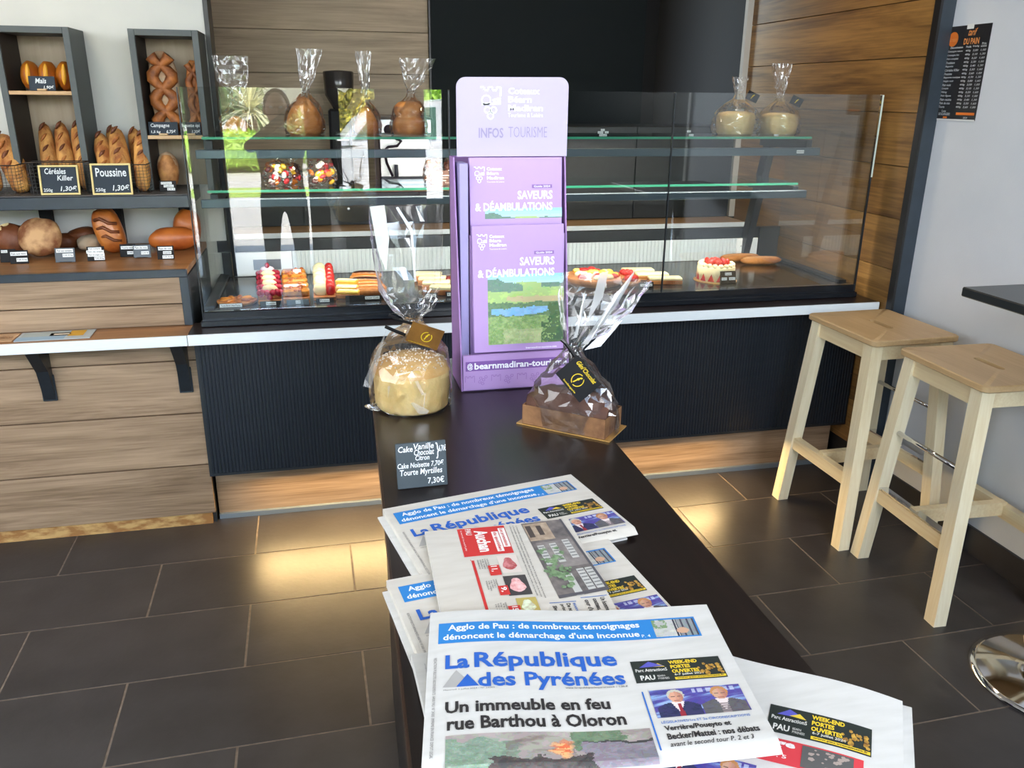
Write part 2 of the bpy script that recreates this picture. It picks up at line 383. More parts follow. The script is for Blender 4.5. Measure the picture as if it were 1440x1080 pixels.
# back wall: greige oak boards, then dark panel, then a black opening
bw = wall('wall_back', -1.1, .575, 4.37, 4.45, 0, 2.6, MATS['black_trim'])
edges = [1.566+.19*k for k in range(-8, 7)]
for a, b_ in zip(edges, edges[1:]):
    if a > 2.55: break
    MB().box(-1.1, .565, 4.352, 4.37, max(a, 0)+.001, min(b_, 2.6)-.001, .001).build('plank', m_oak_back, bw)
wall('wall_back_panel', .565, 1.675, 4.33, 4.45, 0, 2.6, mat('charcoal_panel', H(14, 22, 24), .6, color2=H(12, 19, 21), nscale=3, spec=.15))
wall('trim_5', .565, .573, 4.322, 4.33, 0, 2.6, MATS['black_trim'])
wall('wall_far', 1.5, 2.25, 5.25, 5.35, 0, 2.6, mat('dark_backroom', H(9, 9, 11), .7))
# glazed front wall, behind the photographer: it is what the showcase panes mirror
fw = MB()
m_front = mat('anthracite_front_frame', H(30, 30, 33), .5)
for x0, x1, z0, z1 in [(-3.4, -1.75, 0, 2.6), (-.945, -.735, 0, 2.6), (-.055, .17, 0, 2.6), (1.05, 2.15, 0, 2.6), (-1.75, 1.05, 2.45, 2.6), (.17, 1.05, 0, .62)]:
    fw.box(x0, x1, -1.56, -1.48, z0, z1)
fw = structure(fw.build('wall_front', m_front))
for i, (x0, x1, z0) in enumerate([(-1.75, -.945, .03), (-.735, -.055, .03), (.17, 1.05, .62)]):
    f = MB()
    f.box(x0, x0+.025, -1.54, -1.50, z0, 2.45); f.box(x1-.025, x1, -1.54, -1.50, z0, 2.45); f.box(x0, x1, -1.54, -1.50, z0-.03, z0+.02); f.box(x0, x1, -1.54, -1.50, 2.43, 2.45)
    f = structure(f.build('window_%d' % (i+1), m_front))
    MB().box(x0+.02, x1-.02, -1.524, -1.518, z0+.015, 2.435).build('pane', film('window_glass', base=.02, rough=0, k=.8), f)
# ---------------------------------------------------------------- bread counter on the left
cab = thing('bread_counter', 'oak-clad bread counter with black edging, left of the glass showcase', 'counter', (-1.3, 2.84, 0))
def L(mb, name, m, par, smooth=False):          # build from world coordinates under a thing
    o = Vector(par.location)
    if par.parent: o += Vector(par.parent.location)
    mb.v = [(x-o.x, y-o.y, z-o.z) for x, y, z in mb.v]
    return mb.build(name, m, par, smooth)
L(MB().box(-2.2, -.437, 2.857, 3.39, 0, .905), 'carcass', m_black, cab)
for a, b_ in [(.045, .235), (.237, .430), (.432, .620), (.622, .744), (.744, .816), (.818, .908)]:
    L(MB().box(-2.2, -.437 if a < .7 else -.462, 2.84, 2.857, a+.001, b_-.001, .001), 'panel', m_oak, cab)
L(MB().box(-2.2, -.45, 2.846, 2.857, 0, .047), 'osb_strip', m_osb, cab)
top = L(MB().box(-2.2, -.438, 2.845, 3.395, .908, .930, .002), 'top_board', m_wood_top, cab)
L(MB().box(-2.2, -.436, 2.832, 2.846, .906, .931, .0015), 'front_edging', m_slate_metal, cab)
L(MB().box(-.462, -.436, 2.834, 2.87, .745, .906, .001), 'corner_post', m_slate_metal, cab)
# serving ledge with white edge
led = thing('serving_ledge', 'narrow oak ledge with white front edge below the bread counter', 'shelf', (-1.3, 2.70, .71))
L(MB().box(-2.2, -.437, 2.703, 2.839, .712, .744), 'board', m_wood_top, led)
L(MB().box(-2.2, -.4385, 2.695, 2.703, .712, .7455, .001), 'edge_strip', m_alu, led)
def bracket(x, lab):
    b = thing('shelf_bracket', lab, 'bracket', (x, 2.839, .52), group='black brackets under the ledge')
    L(MB().prism([(2.839, .515), (2.839, .71), (2.735, .71), (2.735, .70), (2.80, .62), (2.818, .56), (2.830, .515)], x-.018, x+.018, lambda a, c, h: (h, a, c)), 'arm', m_black, b)
    L(MB().box(x-.03, x+.03, 2.725, 2.839, .704, .711, .001), 'top_plate', m_black, b)
    L(MB().box(x-.022, x+.022, 2.83, 2.839, .51, .60, .002), 'wall_plate', m_slate_metal, b)
    L(MB().lathe([(.0045, 0), (.004, .002), (0, .003)], 10, (0, 0, 0)), 'screw', m_steel, b).matrix_basis = Matrix.Translation((0, -.010, .012)) @ Matrix.Rotation(PI/2, 4, 'X') @ Matrix.Translation((x, 2.839, .52))
    return b
bracket(-.905, 'black metal shelf bracket screwed to the oak panels at the left')
bracket(-.482, 'black shelf bracket half hidden beside the black showcase panel')
# ---------------------------------------------------------------- glass showcase
sc = thing('display_case', 'long glass pastry showcase on a black ribbed counter base', 'display case', (.8, 2.81, 0))
m_rib = mat('ribbed_black_panel', H(26, 33, 42), .38, spec=.5)
rb = MB(); x = -.425; n = 0; pts = []
while x < 2.05: pts += [(x, 2.80), (x+.006, 2.80), (x+.0075, 2.8025), (x+.0105, 2.8025)]; x += .012
pts.append((2.055, 2.80)); 
for zz0, zz1 in ((.215, .425), (.427, .712)):
    o0 = len(rb.v); rb.v += [(a, b, zz0) for a, b in pts]+[(a, b, zz1) for a, b in pts]; k = len(pts)
    for i in range(k-1): rb.face((o0+i, o0+i+1, o0+k+i+1, o0+k+i))
L(rb, 'ribbed_panel', m_rib, sc)
L(MB().box(-.435, 2.05, 2.803, 2.86, .212, .711).box(-.435, -.425, 2.798, 2.803, .207, .711).box(-.425, 2.055, 2.798, 2.804, .207, .216), 'panel_frame', m_black, sc)
L(MB().box(-.43, 2.05, 2.885, 2.90, 0.018, .23), 'toe_kick', m_oak, sc)
L(MB().box(-.43, 2.05, 2.872, 2.886, 0, .02, .001), 'toe_strip', mat('grey_metal_strip', H(128, 140, 150), .35, metal=.3), sc)
L(MB().box(-.43, 2.05, 2.86, 3.5, .23, .71), 'carcass', m_black, sc)
L(MB().box(-.4355, 2.05, 2.703, 2.86, .712, .745), 'worktop', mat('dark_walnut_worktop', H(48, 34, 30), .3, color2=H(38, 27, 25), nscale=14, stretch=(1, 8, 8)), sc)
L(MB().box(-.4365, 2.05, 2.695, 2.703, .712, .7465, .001), 'edge_strip', m_alu, sc)
L(MB().box(-.405, 2.015, 2.79, 2.835, .746, .766, .002).box(-.40, 2.01, 2.806, 2.86, .766, .792, .002).box(-.40, 2.01, 2.80, 2.806, .765, .769), 'front_frame', mat('glossy_black_frame', H(22, 26, 32), .22, spec=.6), sc)
L(MB().box(-.40, 2.01, 2.86, 3.42, .746, .788), 'tray', mat('dark_tray_steel', H(58, 58, 60), .16, metal=.55, color2=H(48, 46, 46), nscale=5), sc)
for a in (1.975, -.40): L(MB().box(a, a+.035, 2.86, 3.42, .788, .80, .002), 'side_rail', m_black, sc)
for x0, x1 in ((-.392, .425), (.428, 1.206), (1.210, 2.008)):
    g = L(MB().box(x0, x1, 2.806, 2.812, .795, 1.49), 'front_pane', m_glass, sc)
for xx in (.4265, 1.208): L(MB().box(xx-.002, xx+.002, 2.804, 2.813, .795, 1.488), 'pane_joint', m_black, sc)
for xx in (-.398, 2.008): L(MB().box(xx, xx+.006, 2.814, 3.42, .80, 1.49), 'side_pane', film('side_glass', base=.0, rough=0, k=.22, tint=(.98, .99, .985)), sc)
L(MB().box(2.008, 2.014, 2.805, 2.812, .77, 1.30), 'corner_profile', m_black, sc)
L(MB().box(-.3995, -.397, 2.804, 2.813, .766, 1.489), 'corner_profile', m_black, sc)
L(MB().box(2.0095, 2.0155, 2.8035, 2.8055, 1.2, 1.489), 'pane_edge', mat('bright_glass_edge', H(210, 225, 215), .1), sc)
m_rail = mat('grey_shelf_rail', H(88, 100, 108), .35, metal=.4)
for zt, x1, zr in ((1.338, 1.835, 1.285), (1.168, 1.80, 1.128)):
    s_ = L(MB().box(-.36, x1, 2.95, 3.26, zt-.008, zt), 'glass_shelf', m_shelf_glass, sc)
    L(MB().box(-.36, x1, 2.9485, 2.9498, zt-.008, zt), 'polished_edge', m_glass_edge, sc)
    L(MB().box(-.38, x1+.025, 2.92, 2.945, zr-.014, zr+.014, .002), 'shelf_rail', m_rail, sc)
    for px in (-.34, .75, x1-.01):
        L(MB().box(px-.012, px+.012, 2.945, 3.30, zt-.05, zt-.012, .001), 'shelf_arm', m_black, sc)
L(MB().beam((1.84, 3.40, .79), (1.84, 3.25, 1.34), .03, .05), 'post', m_black, sc)
L(MB().beam((-.34, 3.40, .79), (-.34, 3.25, 1.34), .012, .03), 'post', m_black, sc)
L(MB().box(-.40, 2.01, 3.395, 3.425, .885, .93, .001), 'rear_beam', m_black, sc)
m_door = mat('ribbed_white_door', H(205, 212, 214), .35)
for x0, x1 in ((-.12, .66), (.70, 1.80)):
    d = MB(); x = x0; pts = []
    while x < x1: pts += [(x, 3.39), (x+.009, 3.39), (x+.011, 3.394), (x+.015, 3.394)]; x += .017
    k = len(pts); d.v += [(a, b, .79) for a, b in pts]+[(a, b, .884) for a, b in pts]
    for i in range(k-1): d.face((i, i+1, k+i+1, k+i))
    d = L(d, 'sliding_door', m_door, sc)
for x0, x1 in ((-.345, -.122), (.66, .70), (1.80, 1.90)):
    p = L(MB().box(x0, x1, 3.384, 3.394, .79, .884, .001), 'end_panel', m_white, sc)
L(MB().box(-.385, -.352, 3.384, 3.394, .79, .884), 'back_filler', m_black, sc)
L(MB().box(1.905, 2.0, 3.384, 3.394, .79, .93), 'back_filler', m_black, sc)
L(MB().box(-.27, -.165, 3.380, 3.384, .815, .855), 'controller_screen', mat('grey_lcd', H(120, 125, 135), .3), sc)
L(MB().lathe([(.004, 0), (0, .002)], 10).box(0, 0, 0, 0, 0, 0), 'lock', m_steel, sc).matrix_basis = Matrix.Translation((1.82-.8, 3.383-2.81, .85)) @ Matrix.Rotation(PI/2, 4, 'X') @ Matrix.Translation((.8, 2.81, 0))
# rear service counter
rc = thing('service_counter', 'oak-topped service counter with white edge behind the showcase', 'counter', (.8, 3.75, 0))
L(MB().box(-1.0, 2.03, 3.75, 4.325, .868, .9), 'counter_top', wood('rear_counter_top', H(150, 116, 80), H(188, 152, 112), 0, .4), rc)
L(MB().box(-1.0, 2.03, 3.742, 3.75, .866, .901, .001), 'edge_strip', m_alu, rc)
L(MB().box(-1.0, 2.03, 3.78, 4.32, 0, .868), 'carcass', m_black, rc)
tc_ = thing('tall_cabinet', 'plain black cabinet at the right end of the rear service counter', 'cabinet', (1.5, 3.93, .9005))
L(MB().box(.995, 2.02, 3.945, 4.31, .9015, 1.34, .002), 'carcass', MATS['service_black'], tc_)
for a_ in (1.0, 1.512): L(MB().box(a_, a_+.506, 3.932, 3.944, .905, 1.336, .001), 'door', m_black, tc_)
bc = thing('back_cupboard', 'low black cupboard standing on the rear service counter', 'cupboard', (.3, 3.93, .9005))
L(MB().box(-.60, .98, 3.945, 4.31, .9015, 1.05), 'carcass', m_black, bc); L(MB().box(-.61, .99, 3.93, 4.32, 1.05, 1.066, .001), 'top_board', m_wood_top, bc)
for k_ in range(3):
    dr = L(MB().box(-.60+k_*.527, -.077+k_*.527, 3.932, 3.944, .905, 1.047, .001), 'door', m_slate_metal if False else m_black, bc)
    h_ = MB().lathe([(.006, 0), (.006, .003), (0, .004)], 10).build('lock', m_steel, dr); h_.matrix_basis = Matrix.Translation((-.40+k_*.527-.3, .001, .975-.9)) @ Matrix.Rotation(PI/2, 4, 'X')
# ---------------------------------------------------------------- outside the glazed front (seen mirrored in the showcase)
m_conc = mat('pale_concrete', H(214, 208, 198), .9, color2=H(196, 190, 180), nscale=3)
g = structure(MB().box(-30, 30, -60, -1.6, -.12, -.05).build('ground', m_conc))
tag(MB().box(-12, 12, -9.2, -8.0, -.05, -.03).build('lawn', mat('grass', H(120, 150, 60), .9, color2=H(150, 170, 80), nscale=60)), 'strip of short grass between the pavements outside', 'lawn', kind='stuff')
m_leafA = mat('hedge_leaves', H(96, 140, 36), .6, color2=H(170, 205, 80), nscale=30)
m_leafB = mat('golden_leaves', H(92, 96, 24), .6, color2=H(196, 180, 70), nscale=24, contrast=2)
m_leafC = mat('tree_leaves', H(40, 72, 36), .6, color2=H(96, 130, 76), nscale=5, contrast=1.6)
m_twig = mat('bark', H(90, 75, 60), .9)
def foliage(name, label, cat, c, r, m, n=500, leaf=.07, seed=1, group=None, trunk=.5):
    rnd = random.Random(seed); t = thing(name, label, cat, (c[0], c[1], -.05), 0, group); mb = MB()
    for i in range(n):
        d = Vector((rnd.gauss(0, 1), rnd.gauss(0, 1), rnd.gauss(0, 1))).normalized()*(rnd.uniform(.55, 1)**.6)
        p = Vector((d.x*r[0], d.y*r[1], c[2]+.05+d.z*r[2])); a = Vector((rnd.gauss(0, 1), rnd.gauss(0, 1), rnd.gauss(0, 1))).normalized(); b_ = a.orthogonal().normalized()
        s_ = leaf*rnd.uniform(.6, 1.4); mb.add([p-a*s_, p+b_*s_*.5, p+a*s_, p-b_*s_*.5], [(0, 1, 2, 3)])
    o = mb.build('foliage', m, t); o['kind'] = 'stuff'
    MB().blob((0, 0, c[2]+.05), (r[0]*.82, r[1]*.82, r[2]*.82), 14, 9, .12, seed).build('leaf_mass', m, t)
    MB().tube([(0, 0, 0), (0, 0, max(.05, c[2]-r[2]*.6))], .06+r[0]*.03, 8).build('trunk', m_twig, t)
    return t
foliage('clipped_hedge', 'low clipped bright green hedge outside at the pavement edge, mirrored under the palm', 'hedge', (-2.1, -12.6, .36), (2.6, .7, .44), m_leafA, 2600, .06, 3)
foliage('golden_shrub', 'rounded yellow-green shrub outside, mirrored left of the parked car', 'shrub', (.75, -9.9, .72), (.75, .7, .82), m_leafB, 1500, .10, 5)
foliage('golden_shrub', 'taller yellow shrub outside mirrored behind the car roof', 'shrub', (2.2, -11.4, .8), (.8, .7, .85), m_leafA, 1000, .09, 6)
for i, (x, y, z, r) in enumerate([(-3.7, -26, 1.9, 2.2), (-1.2, -26, .3, 1.0), (3.6, -26, 2.1, 2.4), (9, -26, 2.4, 2.6), (-9.0, -26, 2.2, 2.5)]):
    foliage('garden_tree', ['broad green tree outside at the far left of the hedge', 'lower dark tree outside behind the palm', 'leafy green tree outside behind the golden shrub', 'large tree outside behind the parked car', 'leafy tree outside beyond the end of the hedge'][i], 'tree', (x, y, z), (r, r*.8, r*.75), m_leafC, 1500, .22, 20+i, 'trees across the road')
pt = thing('palm', 'fountain-shaped palm outside behind the hedge, mirrored at the left of the showcase', 'palm', (-1.38, -14.6, -.05)); fr = []
MB().tube([(0, 0, 0), (0, 0, .95)], .13, 10).build('trunk', m_twig, pt)
rnd = random.Random(4); m_palm = mat('palm_fronds', H(190, 190, 140), .5, color2=H(240, 236, 200), nscale=9)
for i in range(150):
    a = rnd.uniform(0, 2*PI); e = rnd.uniform(-.5, 1.45); ln = rnd.uniform(.95, 1.3); p = Vector((0, 0, 1.15)); d = Vector((math.cos(a)*math.cos(e), math.sin(a)*math.cos(e), math.sin(e))); side = d.cross(Vector((0, 0, 1))).normalized(); mb = MB(); pts = []
    for k in range(5):
        w = .028*(1-k/4.6); pts += [p-side*w, p+side*w]; p = p+d*ln/4; d = (d+Vector((0, 0, -.22))).normalized()
    mb.add(pts, [(2*k, 2*k+1, 2*k+3, 2*k+2) for k in range(4)]); mb.build('frond', m_palm, pt)
# parked white hatchback
car = thing('car', 'white hatchback parked outside, mirrored in the middle of the showcase', 'car', (2.0, -5.6, -.05))
m_car = mat('white_car_paint', H(238, 240, 244), .2, coat=.6); m_cg = mat('car_window', H(70, 100, 90), .05, spec=.8); m_tyre = mat('tyre', H(25, 25, 26), .8)
body = [(-1.95, .28), (-1.98, .62), (-1.90, .86), (-1.35, .95), (-1.2, .97), (1.15, .96), (1.75, .86), (1.98, .70), (2.0, .3)]
L(MB().prism([(x+2.0, z) for x, z in body], -6.45, -4.85, lambda a, c, h: (a, h, c-.05)), 'body', m_car, car)
cabp = [(-1.75, .93), (-1.5, 1.22), (-1.1, 1.42), (-.2, 1.47), (.45, 1.40), (1.15, .95)]
L(MB().prism([(x+2.0, z) for x, z in cabp], -6.3, -5.0, lambda a, c, h: (a, h, c-.05)), 'cabin', m_car, car)
for w in ([(-1.55, 1.0), (-1.35, 1.25), (-1.0, 1.36), (-.55, 1.38), (-.55, 1.0)], [(-.48, 1.0), (-.48, 1.39), (.35, 1.34), (.9, 1.0)]):
    L(MB().prism([(x+2.0, z) for x, z in w], -5.0, -4.985, lambda a, c, h: (a, h, c-.05)), 'side_window', m_cg, car)
for wx in (-1.25, 1.3):
    for wy in (-6.42, -4.98):
        w = MB().lathe([(0, -.09), (.3, -.09), (.32, -.05), (.32, .05), (.3, .09), (0, .09)], 20).build('wheel', m_tyre, car, loc=(wx, wy+5.6, .32)); w.rotation_euler = (PI/2, 0, 0)
        h = MB().lathe([(0, -.095), (.2, -.095), (.2, .095), (0, .095)], 16).build('hubcap', m_steel, w)
# display board standing inside at the right-hand window
bd = thing('menu_board', 'dark free-standing menu board by the front window, mirrored beside the car', 'board', (.56, -1.25, 0))
MB().box(-.165, .165, -.02, .02, .35, 1.43, .004).build('panel', m_black, bd)
for sx in (-.12, .12): MB().beam((sx, 0, 0), (sx, 0, .36), .03, .03).build('leg', m_black, bd)
MB().box(-.17, .17, -.16, .16, 0, .02, .004).build('base', m_black, bd)
# ---------------------------------------------------------------- the photographer, only seen as a dark mirror image
ph = thing('person', 'dark-clothed person with raised arms holding a compact camera, mirrored in the showcase glass', 'person', (-.24, -.38, 0))
J = {'pel': (0, 0, .82, .135), 'wai': (0, .0, .95, .115), 'che': (0, 0, 1.10, .12), 'nec0': (0, 0, 1.20, .06), 'nec1': (0, .01, 1.27, .045),
     'shl': (-.14, 0, 1.165, .052), 'ell': (-.20, .15, 1.13, .038), 'wrl': (.12, .27, 1.39, .026), 'hal': (.145, .295, 1.42, .024),
     'shr': (.14, 0, 1.165, .052), 'elr': (.29, .15, 1.15, .038), 'wrr': (.315, .27, 1.39, .026), 'har': (.29, .295, 1.42, .024),
     'hil': (-.09, 0, .77, .085), 'knl': (-.10, .01, .43, .055), 'anl': (-.11, -.02, .08, .04), 'tol': (-.12, .12, .035, .032),
     'hir': (.09, 0, .77, .085), 'knr': (.10, .01, .43, .055), 'anr': (.11, -.02, .08, .04), 'tor': (.12, .12, .035, .032)}
E_ = [('pel', 'wai'), ('wai', 'che'), ('che', 'nec0'), ('nec0', 'nec1'), ('che', 'shl'), ('shl', 'ell'), ('ell', 'wrl'), ('wrl', 'hal'), ('che', 'shr'), ('shr', 'elr'), ('elr', 'wrr'), ('wrr', 'har'),
      ('pel', 'hil'), ('hil', 'knl'), ('knl', 'anl'), ('anl', 'tol'), ('pel', 'hir'), ('hir', 'knr'), ('knr', 'anr'), ('anr', 'tor')]
def skin(name, J, E_, root, m, parent, lev=2):
    ks = list(J); me = bpy.data.meshes.new(name); me.from_pydata([J[k][:3] for k in ks], [(ks.index(a), ks.index(b)) for a, b in E_], [])
    o = link(name, me, parent); mod = o.modifiers.new('s', 'SKIN'); mod.use_smooth_shade = True
    for i, k in enumerate(ks):
        sv = me.skin_vertices[0].data[i]; sv.radius = (J[k][3], J[k][3]); sv.use_root = (k == root)
    ss = o.modifiers.new('u', 'SUBSURF'); ss.levels = lev; ss.render_levels = lev
    dg = bpy.context.evaluated_depsgraph_get(); dg.update(); nm = bpy.data.meshes.new_from_object(o.evaluated_get(dg))
    o.modifiers.clear(); o.data = nm; nm.materials.clear(); nm.materials.append(m)
    for p in nm.polygons: p.use_smooth = True
    return o
m_cloth = mat('dark_clothes', H(48, 44, 44), .85, color2=H(40, 38, 40), nscale=20); m_skin = mat('skin', H(205, 160, 135), .55)
skin('body', J, E_, 'pel', m_cloth, ph)
def hd(v):
    if v.y > 0: v.y *= 1+.12*math.exp(-((v.z+.06)/.03)**2)
    v.x *= 1-.18*max(0, -v.z/.12); return v
MB().blob((0, .03, 1.370), (.075, .095, .115), 20, 14, 0, fn=hd).build('head', m_skin, ph, True)
MB().blob((0, .128, 1.360), (.014, .02, .026), 10, 8).build('nose', m_skin, ph, True)
for sx in (-1, 1):
    MB().blob((sx*.03, .116, 1.387), (.012, .008, .008), 10, 6).build('eye', m_white, ph, True)
    MB().blob((sx*.077, .02, 1.365), (.012, .022, .032), 10, 8).build('ear', m_skin, ph, True)
MB().blob((0, .118, 1.317), (.024, .008, .007), 10, 6).build('mouth', mat('lips', H(165, 90, 85), .5), ph, True)
MB().blob((0, .005, 1.400), (.085, .105, .105), 18, 12, .03, fn=lambda v: Vector((v.x, min(v.y, .055), max(v.z, -.05)))).build('hair', mat('dark_hair', H(45, 34, 28), .6), ph, True)
for sx, hx in ((-1, .152), (1, .285)):
    F_ = {'p': (hx, .30, 1.425, .02), 'q': (hx+sx*-.0, .325, 1.44, .018)}; ED = [('p', 'q')]
    for k in range(4):
        b_ = 'f%d' % k; z0 = 1.465-.017*k; ln = (.9, 1, .95, .75)[k]
        F_[b_+'a'] = (hx-sx*.008, .335, z0, .0085); F_[b_+'b'] = (hx-sx*.03*ln, .345, z0, .008); F_[b_+'c'] = (hx-sx*.045*ln, .338, z0, .007); ED += [('q', b_+'a'), (b_+'a', b_+'b'), (b_+'b', b_+'c')]
    F_['ta'] = (hx, .305, 1.41, .010); F_['tb'] = (hx-sx*.03, .31, 1.412, .0085); ED += [('p', 'ta'), ('ta', 'tb')]
    skin('hand', F_, ED, 'p', m_skin, ph, 1)
ck = thing('compact_camera', 'small silver compact camera held up by the mirrored person', 'camera', (-.02, -.045, 1.435))
MB().box(-.048, .048, -.012, .012, 0, .058, .003).build('body', m_slate_metal, ck)
w = MB().lathe([(.02, 0), (.02, .012), (.016, .014), (.0, .014)], 20).build('lens', m_black, ck, loc=(0, .012, .028)); w.rotation_euler = (-PI/2, 0, 0)
MB().box(-.04, -.024, .012, .0135, .044, .053).build('flash_window', m_white, ck)
# ---------------------------------------------------------------- long dark table
tb = thing('table', 'long narrow dark brown table holding newspapers and wrapped cakes', 'table', (.27, 1.0, 0))
m_tt = mat('espresso_table_top', H(34, 24, 20), .3, color2=H(20, 14, 13), nscale=9, stretch=(9, 1, 9), spec=.45)
m_ts = mat('black_table_side', H(22, 22, 26), .35)
def tx(y, side): return .049+(y-.6)/(1.81-.6)*.038 if side < 0 else .480
def slab(z0, z1, y0, y1, ins=0): return MB().prism([(tx(y0, -1)+ins, y0), (.48-ins, y0), (.48-ins, y1), (tx(y1, -1)+ins, y1)], z0, z1)
L(slab(.868, .9, -.02+.32, 1.815), 'table_top', m_tt, tb)
L(MB().prism([(tx(.3, -1)-.003, .3), (tx(.3, -1), .3), (tx(1.815, -1), 1.815), (tx(1.815, -1)-.003, 1.815)], .87, .8985), 'side_edging', mat('brown_edging', H(62, 44, 32), .3), tb)
L(MB().prism([(tx(.35, -1)+.018, .35), (tx(.35, -1)+.036, .35), (tx(1.8, -1)+.036, 1.8), (tx(1.8, -1)+.018, 1.8)], 0, .868), 'side_panel', m_ts, tb)
L(MB().box(.40, .42, .35, 1.78, .05, .868), 'side_panel', m_ts, tb)
L(MB().box(.11, .40, 1.77, 1.80, .0, .868), 'end_panel', m_ts, tb)
L(MB().box(.11, .40, .32, .35, .0, .868), 'end_panel', m_ts, tb)
for zz in (.32, .6): L(MB().prism([(tx(.35, -1)+.037, .36), (.399, .36), (.399, 1.76), (tx(1.76, -1)+.037, 1.76)], zz, zz+.018), 'shelf', m_ts, tb)
L(MB().box(.071, .0725, 1.02, 1.42, .30, .304), 'white_edge', m_white, tb) if False else None
# ---------------------------------------------------------------- newspapers
m_news = mat('newsprint', H(216, 211, 202), .8, color2=H(206, 200, 190), nscale=16, stretch=(1, 6, 1))
m_news_w = mat('white_newsprint', H(220, 219, 216), .75, color2=H(207, 206, 202), nscale=16, stretch=(1, 6, 1))
class Paper:
    def __init__(s, name, label, TL, ang, Wd, Hd, z0, th, sag, m, group='folded daily newspapers on the table'):
        a = math.radians(ang); s.U = Vector((math.cos(a), math.sin(a), 0)); s.V = Vector((s.U.y, -s.U.x, 0)); s.O = Vector((TL[0], TL[1], 0))
        s.W, s.H, s.z0, s.th, s.sag, s.m = Wd, Hd, z0, th, sag, m
        s.t = thing(name, label, 'newspaper', (TL[0], TL[1], z0), 0, group)
        n, k = 26, 20; mb = MB()
        bot = lambda a, b: s.O+s.U*a+s.V*b+Vector((0, 0, max(z0, s.h(a, b)-th*s.edge(a, b)-.0006)))
        top = [[s.P(Wd*i/n, Hd*j/k) for i in range(n+1)] for j in range(k+1)]; bt = [[bot(Wd*i/n, Hd*j/k) for i in range(n+1)] for j in range(k+1)]
        mb.v = [tuple(p) for r in top for p in r]+[tuple(p) for r in bt for p in r]; q = (n+1)*(k+1)
        for j in range(k):
            for i in range(n):
                c = j*(n+1)+i; mb.face((c, c+n+1, c+n+2, c+1)); mb.face((q+c, q+c+1, q+c+n+2, q+c+n+1))
        rim = [i for i in range(n+1)]+[j*(n+1)+n for j in range(1, k+1)]+[k*(n+1)+i for i in range(n-1, -1, -1)]+[j*(n+1) for j in range(k-1, 0, -1)]
        for x, y in zip(rim, rim[1:]+rim[:1]): mb.face((x, y, q+y, q+x))
        mb.v = [tuple(Vector(p)-s.t.location) for p in mb.v]; mb.build('pages', m, s.t, 'auto')
        s.parts = {}
    def edge(s, a, b): return max(0.0, min(1, (s.H-b)/.006, ))**.5
    def h(s, a, b): return s.z0+s.th*(.35+.65*s.edge(a, b))+s.sag(a/s.W, b/s.H)
    def P(s, a, b, off=0): return s.O+s.U*a+s.V*b+Vector((0, 0, s.h(a, b)+off))
    def fn(s, off=.0004): return lambda a, b: tuple(s.P(a/1000, b/1000, off)-s.t.location)      # page millimetres -> local
    def part(s, name, m, mb, parent=None):
        o = mb.build(name, m); o.parent = parent or s.t; return o
    def R(s, x0, y0, x1, y1, mb=None, off=.0004):
        mb = mb or MB(); nx = max(1, int(abs(x1-x0)/9)); ny = max(1, int(abs(y1-y0)/9)); rect(mb, x0, y0, x1, y1, s.fn(off), nx, ny); return mb
def c_(r, g, b): return flat(r, g, b, .7)
K = (45, 42, 42)
def portraits(p, x0, y0, x1, y1, both=True, off=.0006):
    """two politicians in front of a violet studio wall, printed"""
    def cf(u, v):
        c = mixc((62, 54, 132), (96, 90, 176), fbm(u*6, v*5, 3)); s_ = fbm(u*3+v*5, v*2, 7)
        if s_ > .56: c = mixc(c, (150, 186, 224), (s_-.56)*7)
        if u > .47 and .06 < v < .2 and int(u*34) % 3 < 2 and u < .93: c = mixc(c, (214, 220, 236), .7)
        for cx, suit, hair, face, tie in ((.27, (38, 40, 80), (198, 190, 186), (222, 168, 146), 1), (.75, (84, 82, 90), (190, 142, 78), (216, 164, 140), 0)):
            w = .235*min(1, max(0, (v-.46)/.2))**.5
            if v > .5 and abs(u-cx) < w: c = mixc(suit, tuple(q+24 for q in suit), fbm(u*20, v*16, 2))
            if v > .48 and abs(u-cx) < .075*(1-(v-.48)/.42): c = (232, 230, 230)
            if tie and v > .55 and abs(u-cx-.01) < .018+.02*(v-.55): c = (160, 44, 54)
            if not tie and v > .62 and abs(u-cx) < .05 and int(v*26) % 2: c = (150, 140, 134)
            if (u-cx)**2/.0088+(v-.24)**2/.047 < 1: c = hair
            if (u-cx)**2/.0060+(v-.31)**2/.040 < 1:
                c = mixc(face, (176, 118, 100), (u-cx)*9+.2)
                if abs(v-.29) < .022 and abs(abs(u-cx)-.034) < .022: c = (92, 70, 70)
                if abs(v-.43) < .014 and abs(u-cx) < .03: c = (160, 84, 80)
        return c
    o = halftone('printed_photo', p.fn(off), x0, y0, x1, y1, 84, 40, cf, p.t)
